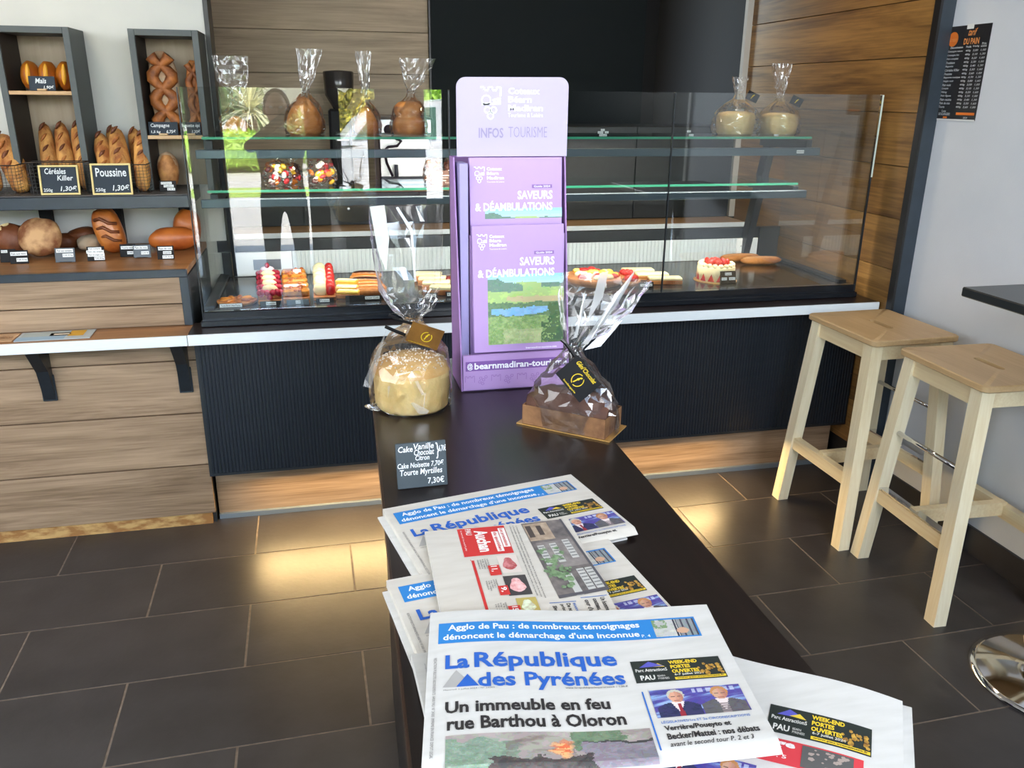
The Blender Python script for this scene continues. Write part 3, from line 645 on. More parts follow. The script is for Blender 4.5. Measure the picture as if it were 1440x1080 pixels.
def advert(p, x0, y0, x1, y1, off=.0005):
    w = x1-x0; h = y1-y0; X = lambda t: x0+t*w; Y = lambda t: y0+t*h; f = p.fn(off+.0003)
    p.part('advert', c_(36, 44, 40), p.R(x0, y0, x1, y1, off=off))
    m = MB(); poly(m, [(X(.08), Y(.32)), (X(.2), Y(.06)), (X(.36), Y(.30))], f); p.part('advert_emblem', c_(90, 90, 190), m)
    m = MB(); poly(m, [(X(.2), Y(.3)), (X(.3), Y(.16)), (X(.37), Y(.34))], f); p.part('advert_emblem', c_(230, 200, 60), m)
    m = MB(); put_text(m, 'Parc AttractionS', X(.03), Y(.52), X(.38), Y(.38), f, .02); put_text(m, 'PAU', X(.06), Y(.9), X(.22), Y(.68), f, .03); put_text(m, '6-7 juillet 2024', X(.44), Y(.80), X(.76), Y(.68), f, .02)
    put_text(m, 'BEARN\nPYRENEES', X(.25), Y(.9), X(.37), Y(.70), f, .0); p.part('advert_lettering', c_(226, 226, 220), m)
    m = MB(); put_text(m, 'WEEK-END\nPORTES\nOUVERTES', X(.42), Y(.66), X(.74), Y(.08), f, .04); p.R(X(.43), Y(.85), X(.99), Y(.96), m, off+.0003); p.part('advert_lettering', c_(238, 205, 50), m)
    m = MB(); rnd = random.Random(2)
    for i in range(26):
        a, b_ = rnd.uniform(.72, .97), rnd.uniform(.25, .78); r = rnd.uniform(.012, .03); poly(m, [(X(a+r*math.cos(t)), Y(b_+r*3*math.sin(t))) for t in (0, 1.2, 2.5, 3.8, 5)], f)
    p.part('advert_crowd', mat('print_crowd', H(214, 170, 70), .7, color2=H(120, 74, 40), nscale=260), m)
    m = MB(); put_text(m, 'www.pau.evenement.fr', X(.45), Y(.95), X(.97), Y(.865), p.fn(off+.0005), .02); p.part('advert_lettering', c_(*K), m)
def front_page(p, full=True, dy=0, right_only=False):
    f = p.fn(.0007); Y = dy
    p.part('banner', c_(42, 130, 205), p.R(10, 22+Y, 288, 57+Y))
    m = MB(); put_text(m, 'Agglo de Pau : de nombreux témoignages', 20, 39+Y, 226, 26+Y, f, .025); put_text(m, "dénoncent le démarchage d'une inconnue", 15, 55+Y, 223, 42+Y, f, .025); put_text(m, 'P. 4', 225, 54+Y, 234, 49+Y, f); p.part('banner_lettering', c_(238, 244, 250), m)
    def cfs(u, v):
        c = mixc((214, 214, 208), (168, 172, 170), fbm(u*8, v*6, 2))
        if u < .34 and v < .5 and fbm(u*14, v*8, 1) > .45: c = (124, 150, 116)
        if u > .56: c = mixc((112, 118, 124), (170, 176, 180), fbm(u*4, v*2, 6)) if int(u*22) % 3 else (70, 74, 80)
        if .5 < u < .54: c = (60, 62, 66)
        if (u-.66)**2/.02+(v-.68)**2/.03 < 1: c = (216, 164, 138)
        return c
    halftone('banner_photo', p.fn(.0006), 240, 25+Y, 286, 55+Y, 46, 26, cfs, p.t)
    m = MB(); put_text(m, 'La', 18, 99+Y, 42, 77+Y, f, .035); put_text(m, 'République', 47, 106+Y, 191, 75+Y, f, .028); put_text(m, 'des Pyrénées', 50, 134+Y, 194, 107+Y, f, .028); poly(m, [(29, 126+Y), (40, 108+Y), (51, 126+Y)], f); p.part('masthead', c_(38, 96, 190), m)
    m = MB(); poly(m, [(16, 125+Y), (29, 101+Y), (37, 113+Y), (29, 126+Y)], p.fn(.0005)); p.part('masthead_mountain', c_(176, 174, 172), m)
    m = MB(); put_text(m, 'Mercredi 3 juillet 2024 / N° 24305', 17, 131+Y, 66, 128.4+Y, f); put_text(m, 'www.larepubliquedespyrenees.fr / 1,20 €', 134, 132.4+Y, 195, 129+Y, f, .01)
    put_text(m, 'REDACTION PUBLICITE ABONNEMENTS  64000 PAU  N° 24305  IMPRIME EN FRANCE  DEPOT LEGAL', 6.5, 80+Y, 9.5, min(215, p.H*1000-8), f, 0, rot=90); p.part('small_print', c_(110, 106, 104), m)
    advert(p, 204, 93+Y, 294, 127+Y)
    p.part('blue_rule', c_(40, 110, 200), p.R(206, 140+Y, 207.4, min(219, p.H*1000-4), off=.0006))
    portraits(p, 213, 139+Y, 300, 178+Y)
    m = MB(); put_text(m, 'LÉGISLATIVES/1re ET 2e CIRCONSCRIPTIONS', 215, 186+Y, 296, 182+Y, f, .01); p.part('caption_line', c_(60, 110, 190), m)
    m = MB(); put_text(m, 'Verrière/Poueyto et', 216, 197.5+Y, 276, 189+Y, f, .03)
    if full:
        put_text(m, 'Becker/Mattei : nos débats', 216, 207+Y, 298, 199+Y, f, .03); put_text(m, 'avant le second tour P. 2 et 3', 216, 216+Y, 290, 210+Y, f, .01, .3)
        put_text(m, 'Un immeuble en feu', 19, 162+Y, 173, 146+Y, f, .03); put_text(m, 'rue Barthou à Oloron', 21, 184+Y, 184, 167+Y, f, .03)
    p.part('headline', c_(*K), m)
    if full:
        b = min(240, p.H*1000-1)
        def cf(u, v):
            u, v = u+.10*(fbm(u*9, v*5, 31)-.5), v+.34*(fbm(u*11, v*5, 33)-.5)
            n = fbm(u*9, v*5, 1); n2 = fbm(u*30, v*16, 4); c = mixc((196, 190, 182), (150, 142, 138), n*1.3)
            if u < .36 and v > .12+.5*fbm(u*5, 1, 9)*u: c = mixc((104, 130, 110), (168, 184, 170), n2)
            if .30 < u < .62: c = mixc(c, (124, 112, 106), (fbm(u*6+v*3, v*4, 5)-.35)*2.4)
            if .60 < u < .86 and v < .34+.2*fbm(u*20, 2, 3): c = mixc((84, 108, 84), (138, 156, 130), n2)
            if u > .66 and v > .30: c = mixc((112, 106, 118), (164, 156, 168), fbm(u*18, v*9, 8))
            if u > .66 and .30 < v < .36: c = (70, 64, 74)
            if v > .62+.14*fbm(u*12, 3, 6) and .22 < u < .7: c = mixc((52, 48, 50), (112, 104, 100), n2)
            f_ = math.exp(-((u-.555)/.045)**2-((v-.46)/.22)**2)*(.5+n2)
            if f_ > .25: c = mixc(c, (226, 118, 76) if n2 < .5 else (244, 178, 120), f_*1.6)
            return c
        halftone('printed_photo', p.fn(.0006), 20, 190+Y, 203, b, 150, 40, cf, p.t)
wave = lambda A, s_, q: (lambda u, v: A*(math.sin(u*q+s_)*.5+.5)*(.3+.7*v))
p1 = Paper('newspaper', 'folded daily with blue masthead, farthest of the stack behind the slate price sign', (.060, 1.084), 10.9, .305, .200, .9003, .010, lambda u, v: .004*math.sin(u*3)*v+.003*u*u*v, m_news); front_page(p1, False, -3)
L(MB().prism([(.0, .0), (.30, 0), (.30, .19), (.0, .19)], 0, .002, lambda a, b, h: tuple(Vector((.052, 1.076, .9003+h))+p1.U*a+p1.V*b)), 'inner_section', m_news_w, p1.t)
p2 = Paper('newspaper', 'folded daily showing the clipped words Aggl dénon and La, under the sideways advert page', (.050, .896), 7.8, .304, .20, .9003, .010, lambda u, v: .003*math.sin(u*4+1)*v, m_news); front_page(p2, False, -2)
L(MB().prism([(.0, .0), (.29, 0), (.29, .17), (.0, .17)], 0, .002, lambda a, b, h: tuple(Vector((.044, .884, .9003+h))+p2.U*a+p2.V*b)), 'inner_section', m_news_w, p2.t)
# back-to-front paper with the red supermarket advert and the house photograph
p3 = Paper('newspaper', 'folded paper turned sideways with red supermarket advert and photo of a shuttered house', (.109, .987), -1.5, .199, .235, .9135, .008, lambda u, v: .002*math.sin(u*5)*v, m_news)
f = p3.fn(.0008); RD = (205, 52, 50)
m = p3.R(43, 3, 107, 76); p3.R(49, 84, 50, 86, m); p3.R(50, 86, 53.5, 220, m)
for x0, y0, x1, y1 in [(68, 103, 82, 126), (72, 150, 84, 170), (76, 193, 90, 211)]: p3.R(x0, y0, x1, y1, m, .0012)
p3.part('advert_red', c_(*RD), m)
m = p3.R(87, 18, 96, 70, off=.0007); p3.R(97, 10, 106, 60, m, .0007); p3.part('advert_panel', c_(244, 240, 236), m)
m = MB(); put_text(m, 'Auchan', 64, 12, 82, 68, f, .04, rot=90); put_text(m, 'PAU', 53, 6, 61, 22, f, .02, rot=90); put_text(m, 'du mercredi 3 au mardi 9 juillet', 46, 8, 49, 62, f, rot=90)
f4 = p3.fn(.0015); put_text(m, '11,', 70, 105, 79, 118, f4, .03, rot=90); put_text(m, '9,', 74, 153, 82, 164, f4, .03, rot=90); put_text(m, '15,', 79, 195, 87, 206, f4, .03, rot=90); p3.part('advert_lettering', c_(246, 240, 236), m)
m = MB(); put_text(m, 'Les promotions', 98, 12, 104, 58, p3.fn(.001), .02, rot=90); put_text(m, 'du quotidien', 88, 20, 94, 68, p3.fn(.001), .02, rot=90); p3.part('advert_lettering', c_(*RD), m)
for x0, y0, x1, y1, cc, c2 in [(83, 81, 108, 122, (226, 214, 206), (170, 74, 76)), (82, 129, 110, 172, (70, 66, 66), (222, 150, 150)), (88, 178, 112, 210, (190, 172, 96), (196, 190, 160))]:
    p3.part('product_photo', c_(*cc), p3.R(x0, y0, x1, y1, off=.0006)); m = MB(); cx, cy = (x0+x1)/2, (y0+y1)/2
    poly(m, [(cx+(x1-x0)*.4*math.cos(t)*(.8+.2*math.sin(3*t)), cy+(y1-y0)*.36*math.sin(t)) for t in [k*PI/7 for k in range(14)]], p3.fn(.0009)); p3.part('product_cut', mat('print_meat_%d' % c2[0], H(*c2), .7, color2=H(min(255, c2[0]+40), min(255, c2[1]+60), min(255, c2[2]+60)), nscale=170, detail=5, contrast=1.6), m)
m = MB(); rnd = random.Random(5)
for y0, y1 in ((84, 124), (134, 172), (184, 214)):
    for k in range(5): put_text(m, rnd.choice(['la barquette de', 'le kg - origine', 'transformé en', 'soit le kg à']), 57+k*3.0+(y0-84)*.05, y0+rnd.uniform(0, 3), 59.3+k*3.0+(y0-84)*.05, y0+rnd.uniform(18, 26), f, .01, rot=90)
for k in range(3): put_text(m, "à l'immeuble rénové par une équipe d'artisans du pays, dans le bourg et sa halle, où le marché", 113.5+k*4.2, 6+k, 116+k*4.2, 176+k*3, f, .01, rot=90)
p3.part('body_text', c_(74, 70, 68), m)
Q = [(131, 3), (188, 0), (203, 176), (139, 185)]
bil = lambda u, v: (Q[0][0]*(1-u)*(1-v)+Q[1][0]*u*(1-v)+Q[2][0]*u*v+Q[3][0]*(1-u)*v, Q[0][1]*(1-u)*(1-v)+Q[1][1]*u*(1-v)+Q[2][1]*u*v+Q[3][1]*(1-u)*v)
def pic(u0, v0, u1, v1, off, mb, n=6):
    f_ = p3.fn(off)
    for i in range(n):
        for j in range(2): a0, a1 = v0+(v1-v0)*i/n, v0+(v1-v0)*(i+1)/n; b0, b1 = u0+(u1-u0)*j/2, u0+(u1-u0)*(j+1)/2; poly(mb, [bil(b0, a0), bil(b1, a0), bil(b1, a1), bil(b0, a1)], f_)
    return mb
p3.part('house_photo', mat('print_house', H(84, 80, 82), .7, color2=H(136, 128, 124), nscale=70, detail=6), pic(0, 0, 1, 1, .0005, MB(), 12))
p3.part('house_storefront', mat('print_store', H(196, 176, 154), .7, color2=H(150, 130, 112), nscale=90), pic(.02, .02, .6, .27, .0007, MB(), 3))
p3.part('house_doorway', c_(80, 70, 66), pic(.05, .05, .18, .22, .0009, pic(.3, .06, .42, .2, .0009, MB(), 2), 2))
p3.part('house_wall', mat('print_wall', H(158, 150, 146), .7, color2=H(112, 106, 106), nscale=60), pic(.1, .30, .95, .66, .0006, MB(), 5))
m = MB()
for u, v in ((.1, .34), (.38, .33), (.70, .30), (.62, .70), (.80, .70), (.34, .74)): pic(u, v, u+.15, v+.26, .0008, m, 2)
p3.part('house_shutters', c_(200, 200, 196), m)
m = MB()
for u, v in ((.1, .34), (.38, .33), (.70, .30), (.62, .70), (.80, .70)):
    for k in range(6): pic(u+.01, v+.02+k*.04, u+.14, v+.035+k*.04, .0010, m, 1)
p3.part('house_louvres', c_(130, 130, 130), m)
m = MB(); rnd = random.Random(3)
for k in range(60):
    u = min(.62, max(.04, rnd.gauss(.28, .15))); v = min(.93, max(.4, rnd.gauss(.66, .12))); cx, cy = bil(u, v); r = rnd.uniform(2, 6); poly(m, [(cx+r*math.cos(t)*rnd.uniform(.5, 1.2), cy+r*math.sin(t)*rnd.uniform(.5, 1.2)) for t in [q*PI/3 for q in range(6)]], p3.fn(.0011+.00001*k))
p3.part('house_bush', mat('print_bush', H(86, 118, 80), .7, color2=H(146, 172, 132), nscale=160, detail=5), m)
m = MB(); pic(.0, .97, 1, 1, .0012, m); pic(.95, 0, 1, 1, .0012, m); p3.part('house_kerb', c_(92, 90, 96), m)
m = MB(); p3.R(125, 192, 157, 193.3, m, .0006); p3.R(164, 186, 196, 187.3, m, .0006); put_text(m, 'BEARN', 152, 196, 155, 212, f, .02, rot=90); p3.part('blue_rule', c_(70, 110, 180), m)
m = MB(); put_text(m, 'Un homme', 186, 190, 192, 216, f, .03, rot=90); put_text(m, 'couteau,', 176, 191, 182, 214, f, .03, rot=90); put_text(m, "cour d'a", 167, 192, 173, 214, f, .03, rot=90)
put_text(m, 'De nou', 144, 196, 149, 215, f, .03, rot=90); put_text(m, 'prison', 136, 197, 141, 215, f, .03, rot=90); put_text(m, 'Silva et', 127, 199, 132, 216, f, .03, rot=90); p3.part('headline', c_(*K), m)
p3.part('pink_panel', c_(232, 196, 190), p3.R(62, 215, 112, 234, off=.0006))
# papers under the top one
p6 = Paper('newspaper', 'folded paper with rolled white edge, peeping out left under the front newspaper', (.064, .742), 1.5, .30, .33, .9003, .012, lambda u, v: .010*math.exp(-(u/.16)**2)*math.sin(PI*min(1, v*1.2+.05)), m_news_w)
m = MB()
for k in range(5): put_text(m, 'annonces légales emploi immobilier services', 10+k*3.4, 22+k*2, 12.5+k*3.4, 52+k*9, p6.fn(.0006), .01, rot=90)
p6.part('small_print', c_(150, 150, 152), m)
p5 = Paper('newspaper', 'fanned-out paper overhanging the right table edge with a red headline strip', (.272, .742), -36, .309, .26, .9128, .008, lambda u, v: .006*math.sin(u*PI)*(1-v)+.003*math.sin(u*9), m_news_w)
for k_ in range(3):
    L(MB().prism([(.0, -.004-.003*k_), (.313+.003*k_, -.004-.002*k_), (.313+.004*k_, .25), (.0, .25)], 0, .0022, lambda a, b, h: tuple(Vector((.272, .742, .9040+.0028*k_+h))+p5.U*a+p5.V*b)), 'inner_section', m_news_w, p5.t)
advert(p5, 192, 58, 282, 95)
p5.part('red_strip', c_(214, 62, 72), p5.R(60, 102, 276, 133))
m = MB(); put_text(m, 'retour du pavage', 100, 114, 219, 103, p5.fn(.0008), .04); put_text(m, 'en centre-ville', 108, 127, 197, 116, p5.fn(.0008), .04); put_text(m, 'P. 5', 200, 126, 213, 121.5, p5.fn(.0008), .02); p5.part('strip_lettering', c_(248, 240, 240), m)
p5.part('strip_photo', c_(92, 92, 92), p5.R(225, 104, 268, 131, off=.0007)); rnd = random.Random(9); m = MB()
for k in range(24): x, y, r = rnd.uniform(229, 264), rnd.uniform(107, 128), rnd.uniform(1, 3.4); poly(m, [(x+r*math.cos(t), y+r*.8*math.sin(t)) for t in (0, 1.3, 2.6, 3.9, 5.1)], p5.fn(.0010))
p5.part('photo_detail', c_(176, 160, 152), m)
portraits(p5, 104, 142, 190, 182, True)
p4 = Paper('newspaper', 'front folded daily with headline Un immeuble en feu, lying on top of the others', (.090, .781), -9.4, .309, .232, .9245, .009, lambda u, v: .010*math.sin(min(1, u*1.1)*PI*.9)*(.25+.3*v)+.022*max(0, u-.45)*v*v+.003*math.sin(u*7+.6), m_news_w); front_page(p4, True, 0)
for o in p4.t.children: pass
# ---------------------------------------------------------------- slate price sign
sg = thing('price_sign', 'small slate sign chalked with cake prices, standing in front of the newspapers', 'sign', (.128, 1.165, .90))
T = Matrix.Rotation(math.radians(2), 4, 'Z') @ Matrix.Rotation(math.radians(-14), 4, 'X')
slate = mat('slate', H(62, 72, 78), .6, color2=H(54, 64, 70), nscale=40, bump=.1, bscale=200)
MB().box(-.039, .039, -.0025, .0025, .0, .071, .0008, T).build('slate', slate, sg)
MB().box(-.036, .036, .0, .03, 0, .004, .0005).build('foot', m_black, sg)
f = lambda a, b: tuple(T @ Vector((-.039+a*.078, -.0029, b*.071)))
m = MB(); put_text(m, 'Cake', .05, .80, .34, .93, f, .015, .15); put_text(m, 'Vanille', .36, .84, .76, .97, f, .01, .2); put_text(m, 'Chocolat', .36, .71, .76, .84, f, .01, .2); put_text(m, 'Citron', .38, .60, .66, .71, f, .01, .2)
put_text(m, '}', .80, .60, .86, .96, f, .01); put_text(m, '6,70€', .86, .74, 1.0, .90, f, .01); put_text(m, 'Cake Noisette 7,70€', .02, .43, .94, .57, f, .01, .15); put_text(m, 'Tourte Myrtilles', .06, .25, .90, .42, f, .01, .15); put_text(m, '7,30€', .60, .05, .93, .21, f, .01)
m.build('chalk_lettering', c_(236, 240, 244), sg)
# ---------------------------------------------------------------- purple cardboard leaflet display
m_pur = mat('lilac_card', H(184, 148, 204), .5); m_pur2 = mat('deep_lilac_card', H(166, 124, 186), .5); m_head = mat('pale_lilac_card', H(192, 181, 212), .5)
dp = thing('leaflet_display', 'tall lilac cardboard counter display of tourist guides with INFOS TOURISME header', 'display', (.372, 1.60, .90))
def vy(z): return 1.60+(z-.98)*.14           # pitch of the standing guides
D = lambda y, off=0: (lambda a, b: (a-.372, y-off-1.60, b-.90))
L(MB().box(.262, .484, 1.582, 1.588, .904, .977).box(.262, .484, 1.588, 1.70, .900, .904), 'base_tray', m_pur, dp)
for x0 in (.258, .483):
    L(MB().prism([(1.582, .901), (1.70, .901), (1.70, 1.36), (1.655, 1.36), (1.590, .979)], x0, x0+.003, lambda a, c, h: (h, a, c)), 'side_wing', m_pur2, dp)
L(MB().box(.261, .484, 1.697, 1.70, .904, 1.36), 'back_panel', m_pur2, dp)
L(MB().box(.266, .282, 1.625, 1.69, .904, 1.35), 'inner_column', mat('inner_lilac', H(170, 160, 208), .5), dp)
rr = .018; hp = [(.266, 1.361), (.488, 1.361)]+[(.488-rr+rr*math.cos(t), 1.509-rr+rr*math.sin(t)) for t in [k*PI/12 for k in range(7)]]+[(.266+rr+rr*math.cos(t), 1.507-rr+rr*math.sin(t)) for t in [PI/2+k*PI/12 for k in range(7)]]
L(MB().prism(hp, 1.655, 1.658, lambda a, c, h: (a, h, c)), 'header', m_head, dp)
def logo(mb, x0, z1, s, f):
    """crenellated tower over hills and a bunch of grapes, drawn as outlines"""
    q = lambda a, b: (x0+a*s, z1-b*s)
    def ring(cx, cz, r, t=.05, n=12):
        for k in range(n): a0, a1 = 2*PI*k/n, 2*PI*(k+1)/n; poly(mb, [q(cx+r*math.cos(a0), cz+r*math.sin(a0)), q(cx+r*math.cos(a1), cz+r*math.sin(a1)), q(cx+(r-t)*math.cos(a1), cz+(r-t)*math.sin(a1)), q(cx+(r-t)*math.cos(a0), cz+(r-t)*math.sin(a0))], f)
    def bar(a0, b0, a1, b1, t=.06):
        dx, dy = a1-a0, b1-b0; l = math.hypot(dx, dy); nx, ny = -dy/l*t/2, dx/l*t/2; poly(mb, [q(a0+nx, b0+ny), q(a1+nx, b1+ny), q(a1-nx, b1-ny), q(a0-nx, b0-ny)], f)
    cren = [(0, .03), (.13, .03), (.13, .12), (.27, .12), (.27, .03), (.4, .03), (.4, .12), (.54, .12), (.54, .03), (.67, .03), (.67, .3)]
    for a, b in zip(cren, cren[1:]): bar(*a, *b)
    ring(.2, .42, .17); bar(.05, .55, .68, .52); bar(.4, .42, .68, .36); bar(.42, .50, .68, .44)
    ring(.24, .72, .12); ring(.44, .72, .12); ring(.34, .9, .12)
f = D(1.6543); m = MB(); logo(m, .312, 1.491, .060, f)
for i, (s_, xe) in enumerate([('Coteaux', .43), ('Béarn', .414), ('Madiran', .437)]): put_text(m, s_, .367, 1.477-i*.0155, xe, 1.489-i*.0155, f, .04)
put_text(m, 'Tourisme & Loisirs', .367, 1.435, .437, 1.4425, f, .01); m.build('header_lettering', c_(252, 252, 254), dp)
m = MB(); put_text(m, 'INFOS', .309, 1.396, .358, 1.415, f, .02); put_text(m, 'TOURISME', .368, 1.397, .446, 1.417, f, -.01); m.build('header_lettering', c_(160, 150, 186), dp)
f = D(1.5815); L(MB().box(.267, .482, 1.5812, 1.582, .944, .964), 'name_band', mat('violet_band', H(128, 88, 160), .5), dp)
m = MB(); put_text(m, 'bearnmadiran-tourisme', .285, .947, .4805, .961, D(1.5808), .03); put_text(m, '@', .270, .946, .282, .961, D(1.5808), .02); m.build('foot_lettering', c_(248, 244, 252), dp)
m = MB()
for k in range(4):
    x = .266+k*.0545
    for a, b in zip([(0, 0), (.003, 0), (.003, .003), (.007, .003), (.007, 0), (.011, 0), (.011, .003), (.0145, .003), (.0145, 0), (.0175, 0)], [1]*9): pass
    cr_ = [(0, .012), (0, 0), (.004, 0), (.004, .003), (.0075, .003), (.0075, 0), (.0115, 0), (.0115, .003), (.0155, .003), (.0155, 0), (.019, 0), (.019, .014)]
    for (a0, b0), (a1, b1) in zip(cr_, cr_[1:]): poly(m, [(x+a0-.0004, .933-b0-.0004), (x+a1+.0004, .933-b0-.0004), (x+a1+.0004, .933-b1+.0004), (x+a0-.0004, .933-b1+.0004)], f)
    for cx, cz in ((.032, .928), (.038, .924), (.030, .920), (.036, .916), (.043, .930)):
        if x+cx > .478: continue
        for q in range(8): a0, a1 = q*PI/4, (q+1)*PI/4; poly(m, [(x+cx+.0032*math.cos(a0), cz+.0032*math.sin(a0)), (x+cx+.0032*math.cos(a1), cz+.0032*math.sin(a1)), (x+cx+.0024*math.cos(a1), cz+.0024*math.sin(a1)), (x+cx+.0024*math.cos(a0), cz+.0024*math.sin(a0))], f)
m.build('foot_symbols', c_(140, 100, 172), dp)
def guide(x0, x1, z0, z1, y0, label, dx=0, short=False):
    g_ = thing('tourist_guide', label, 'leaflet', ((x0+x1)/2, y0, z0), 0, 'tourist guides in the lilac display')
    w = x1-x0; h = z1-z0; T = Matrix.Rotation(math.radians(-5), 4, 'X')
    MB().box(-w/2, w/2, 0, .012, 0, h, .0008, T).build('pages', mat('lilac_cover', H(184, 150, 206), .4), g_)
    F_ = lambda off: (lambda a, b: tuple(T @ Vector((a-(x0+x1)/2, -off, b-z0))))
    f = F_(.0005); s_ = w/.19; X = lambda a: x0+(a-.287)*s_; Z = lambda z: z1-(1.234-z)
    m = MB(); logo(m, X(.296), Z(1.217), .031, f)
    for i, (t_, xe) in enumerate([('Coteaux', .353), ('Béarn', .346), ('Madiran', .357)]): put_text(m, t_, X(.322), Z(1.209-i*.0085), X(xe), Z(1.2155-i*.0085), f, .04)
    put_text(m, 'Tourisme & Loisirs', X(.322), Z(1.186), X(.357), Z(1.189), f, .01)
    put_text(m, 'SAVEURS', X(.384), Z(1.153), X(.457), Z(1.170), F_(.0009), .035); put_text(m, '& DÉAMBULATIONS', X(.297), Z(1.131), X(.457), Z(1.151), F_(.0009), .035); m.build('cover_lettering', c_(250, 246, 252), g_)
    rect(MB(), X(.414), Z(1.1745), X(.456), Z(1.1815), f).build('date_band', c_(140, 104, 170), g_)
    m = MB(); put_text(m, 'Guide 2024', X(.418), Z(1.176), X(.452), Z(1.180), F_(.0009), .02); m.build('cover_lettering', c_(244, 240, 248), g_)
    bl = max(z0+.014, Z(.994)) if not short else z0+.03; px0, px1, pt_ = X(.317), x1, Z(1.136); f = F_(.0006)
    def band(pts, cc, name, off=.0006):
        m = MB(); poly(m, [(px0+(px1-px0)*a, max(bl, pt_-b)) for a, b in pts], F_(off)); return m.build(name, c_(*cc), g_)
    hh = pt_-bl
    def cl(u, v):
        u, v = u+.05*(fbm(u*11, v*12, 31)-.5), v+.05*(fbm(u*12, v*10, 33)-.5)
        d = v*hh/.142; n = fbm(u*9, d*14, 2); n2 = fbm(u*40, d*44, 5); c = mixc((150, 208, 240), (206, 234, 244), d/.2)
        if d > .13+.05*math.sin(u*7+1)*.4: c = mixc((150, 190, 112), (186, 208, 140), n)
        if d < .27 and (d > .045+.035*vnoise(u*9, 0, 2)+.30*max(0, u-.10)*(u < .45) and u < .45): c = mixc((92, 128, 110), (128, 156, 136), n2)
        if u > .70 and .11+.03*vnoise(u*14, 1, 2) < d < .19: c = mixc((92, 128, 110), (128, 156, 136), n2)
        if .24 < d < .40: c = mixc((156, 192, 112), (190, 212, 140), n)
        if .30+.03*u < d < .36+.06*u and u > .25: c = mixc((196, 172, 132), (206, 186, 150), n)
        if .40 < d < .62: c = mixc((84, 118, 92), (130, 156, 112), n2)
        if .46+.06*abs(u-.6) < d < .60-.10*abs(u-.4)**1.2-.04*u*u and .04 < u < .80: c = mixc((112, 168, 222), (158, 200, 236), n)
        if d > .60: c = mixc((96, 136, 74), (176, 196, 132), fbm(u*26, d*30, 9)*1.2)
        if d > .78 and .2 < u < .7: c = mixc(c, (206, 204, 160), fbm(u*12, d*9, 4))
        if u > .80-.10*(d > .7) and d > .42 and n2+u*.5 > .75: c = mixc((58, 88, 58), (96, 126, 84), n)
        return c
    halftone('cover_photo', F_(.0006), px0, pt_, px1, bl, 70, max(10, int(70*hh/(px1-px0))), cl, g_)
    if not short:
        m = MB(); put_text(m, 'bearnmadiran-tourisme.com', X(.396), z0+.004, X(.462), z0+.008, F_(.0009), .02); m.build('cover_lettering', c_(250, 246, 252), g_)
guide(.287, .475, .9785, 1.234, 1.592, 'lilac guide with vineyard photo in the lower pocket of the display')
L(MB().box(.285, .482, 1.629, 1.631, .905, 1.212), 'pocket_front', m_pur, dp)
guide(.288, .476, 1.2125, 1.3605, 1.6325, 'lilac guide in the upper pocket of the display, cut off below the skyline', short=True)
L(MB().box(.285, .482, 1.632, 1.65, 1.205, 1.2115), 'pocket_shelf', m_pur2, dp)
# ---------------------------------------------------------------- cellophane, cakes, cards
m_film = film('cellophane', base=.03, rough=.10, k=.8, tint=(.99, .99, .99), haze=.012)
m_film_b = film('bright_cellophane', base=.10, rough=.16, k=1.2, haze=.12)
m_sponge = mat('golden_sponge', H(244, 214, 146), .8, color2=H(228, 188, 112), nscale=22, bump=.5, bscale=130, sss=.1)
m_crust = mat('baked_crust', H(198, 128, 62), .6, color2=H(140, 76, 30), nscale=22, contrast=1.4, bump=.5, bscale=60)
m_crust_dark = mat('dark_crust', H(128, 70, 34), .55, color2=H(84, 44, 24), nscale=18, bump=.5, bscale=60)
m_crust_flour = mat('floured_crust', H(206, 186, 158), .8, color2=H(150, 100, 58), nscale=9, contrast=1.6, bump=.5, bscale=50)
m_bag_crust = mat('baguette_crust', H(214, 158, 86), .65, color2=H(146, 84, 36), nscale=16, stretch=(2, 2, 1), bump=.9, bscale=70, contrast=1.5, vary=.15)
m_cream = mat('cream', H(248, 236, 196), .5, color2=H(240, 220, 168), nscale=20, sss=.1)
m_straw = mat('strawberry', H(208, 34, 30), .28, color2=H(168, 20, 24), nscale=30, coat=.4)
m_rasp = mat('raspberry', H(196, 40, 70), .4, color2=H(150, 24, 50), nscale=60, bump=.8, bscale=150)
m_caramel = mat('caramel_glaze', H(214, 138, 40), .3, color2=H(140, 66, 16), nscale=34, coat=.5, contrast=1.5)
m_choc = mat('chocolate_cake', H(96, 58, 40), .7, color2=H(72, 42, 30), nscale=24, bump=.5, bscale=120)
m_gold = mat('gold_foil_board', H(206, 160, 92), .3, metal=.5)
m_ribbon = mat('black_ribbon', H(16, 16, 18), .3)
m_card_b = mat('black_card', H(20, 20, 23), .65, spec=.3)
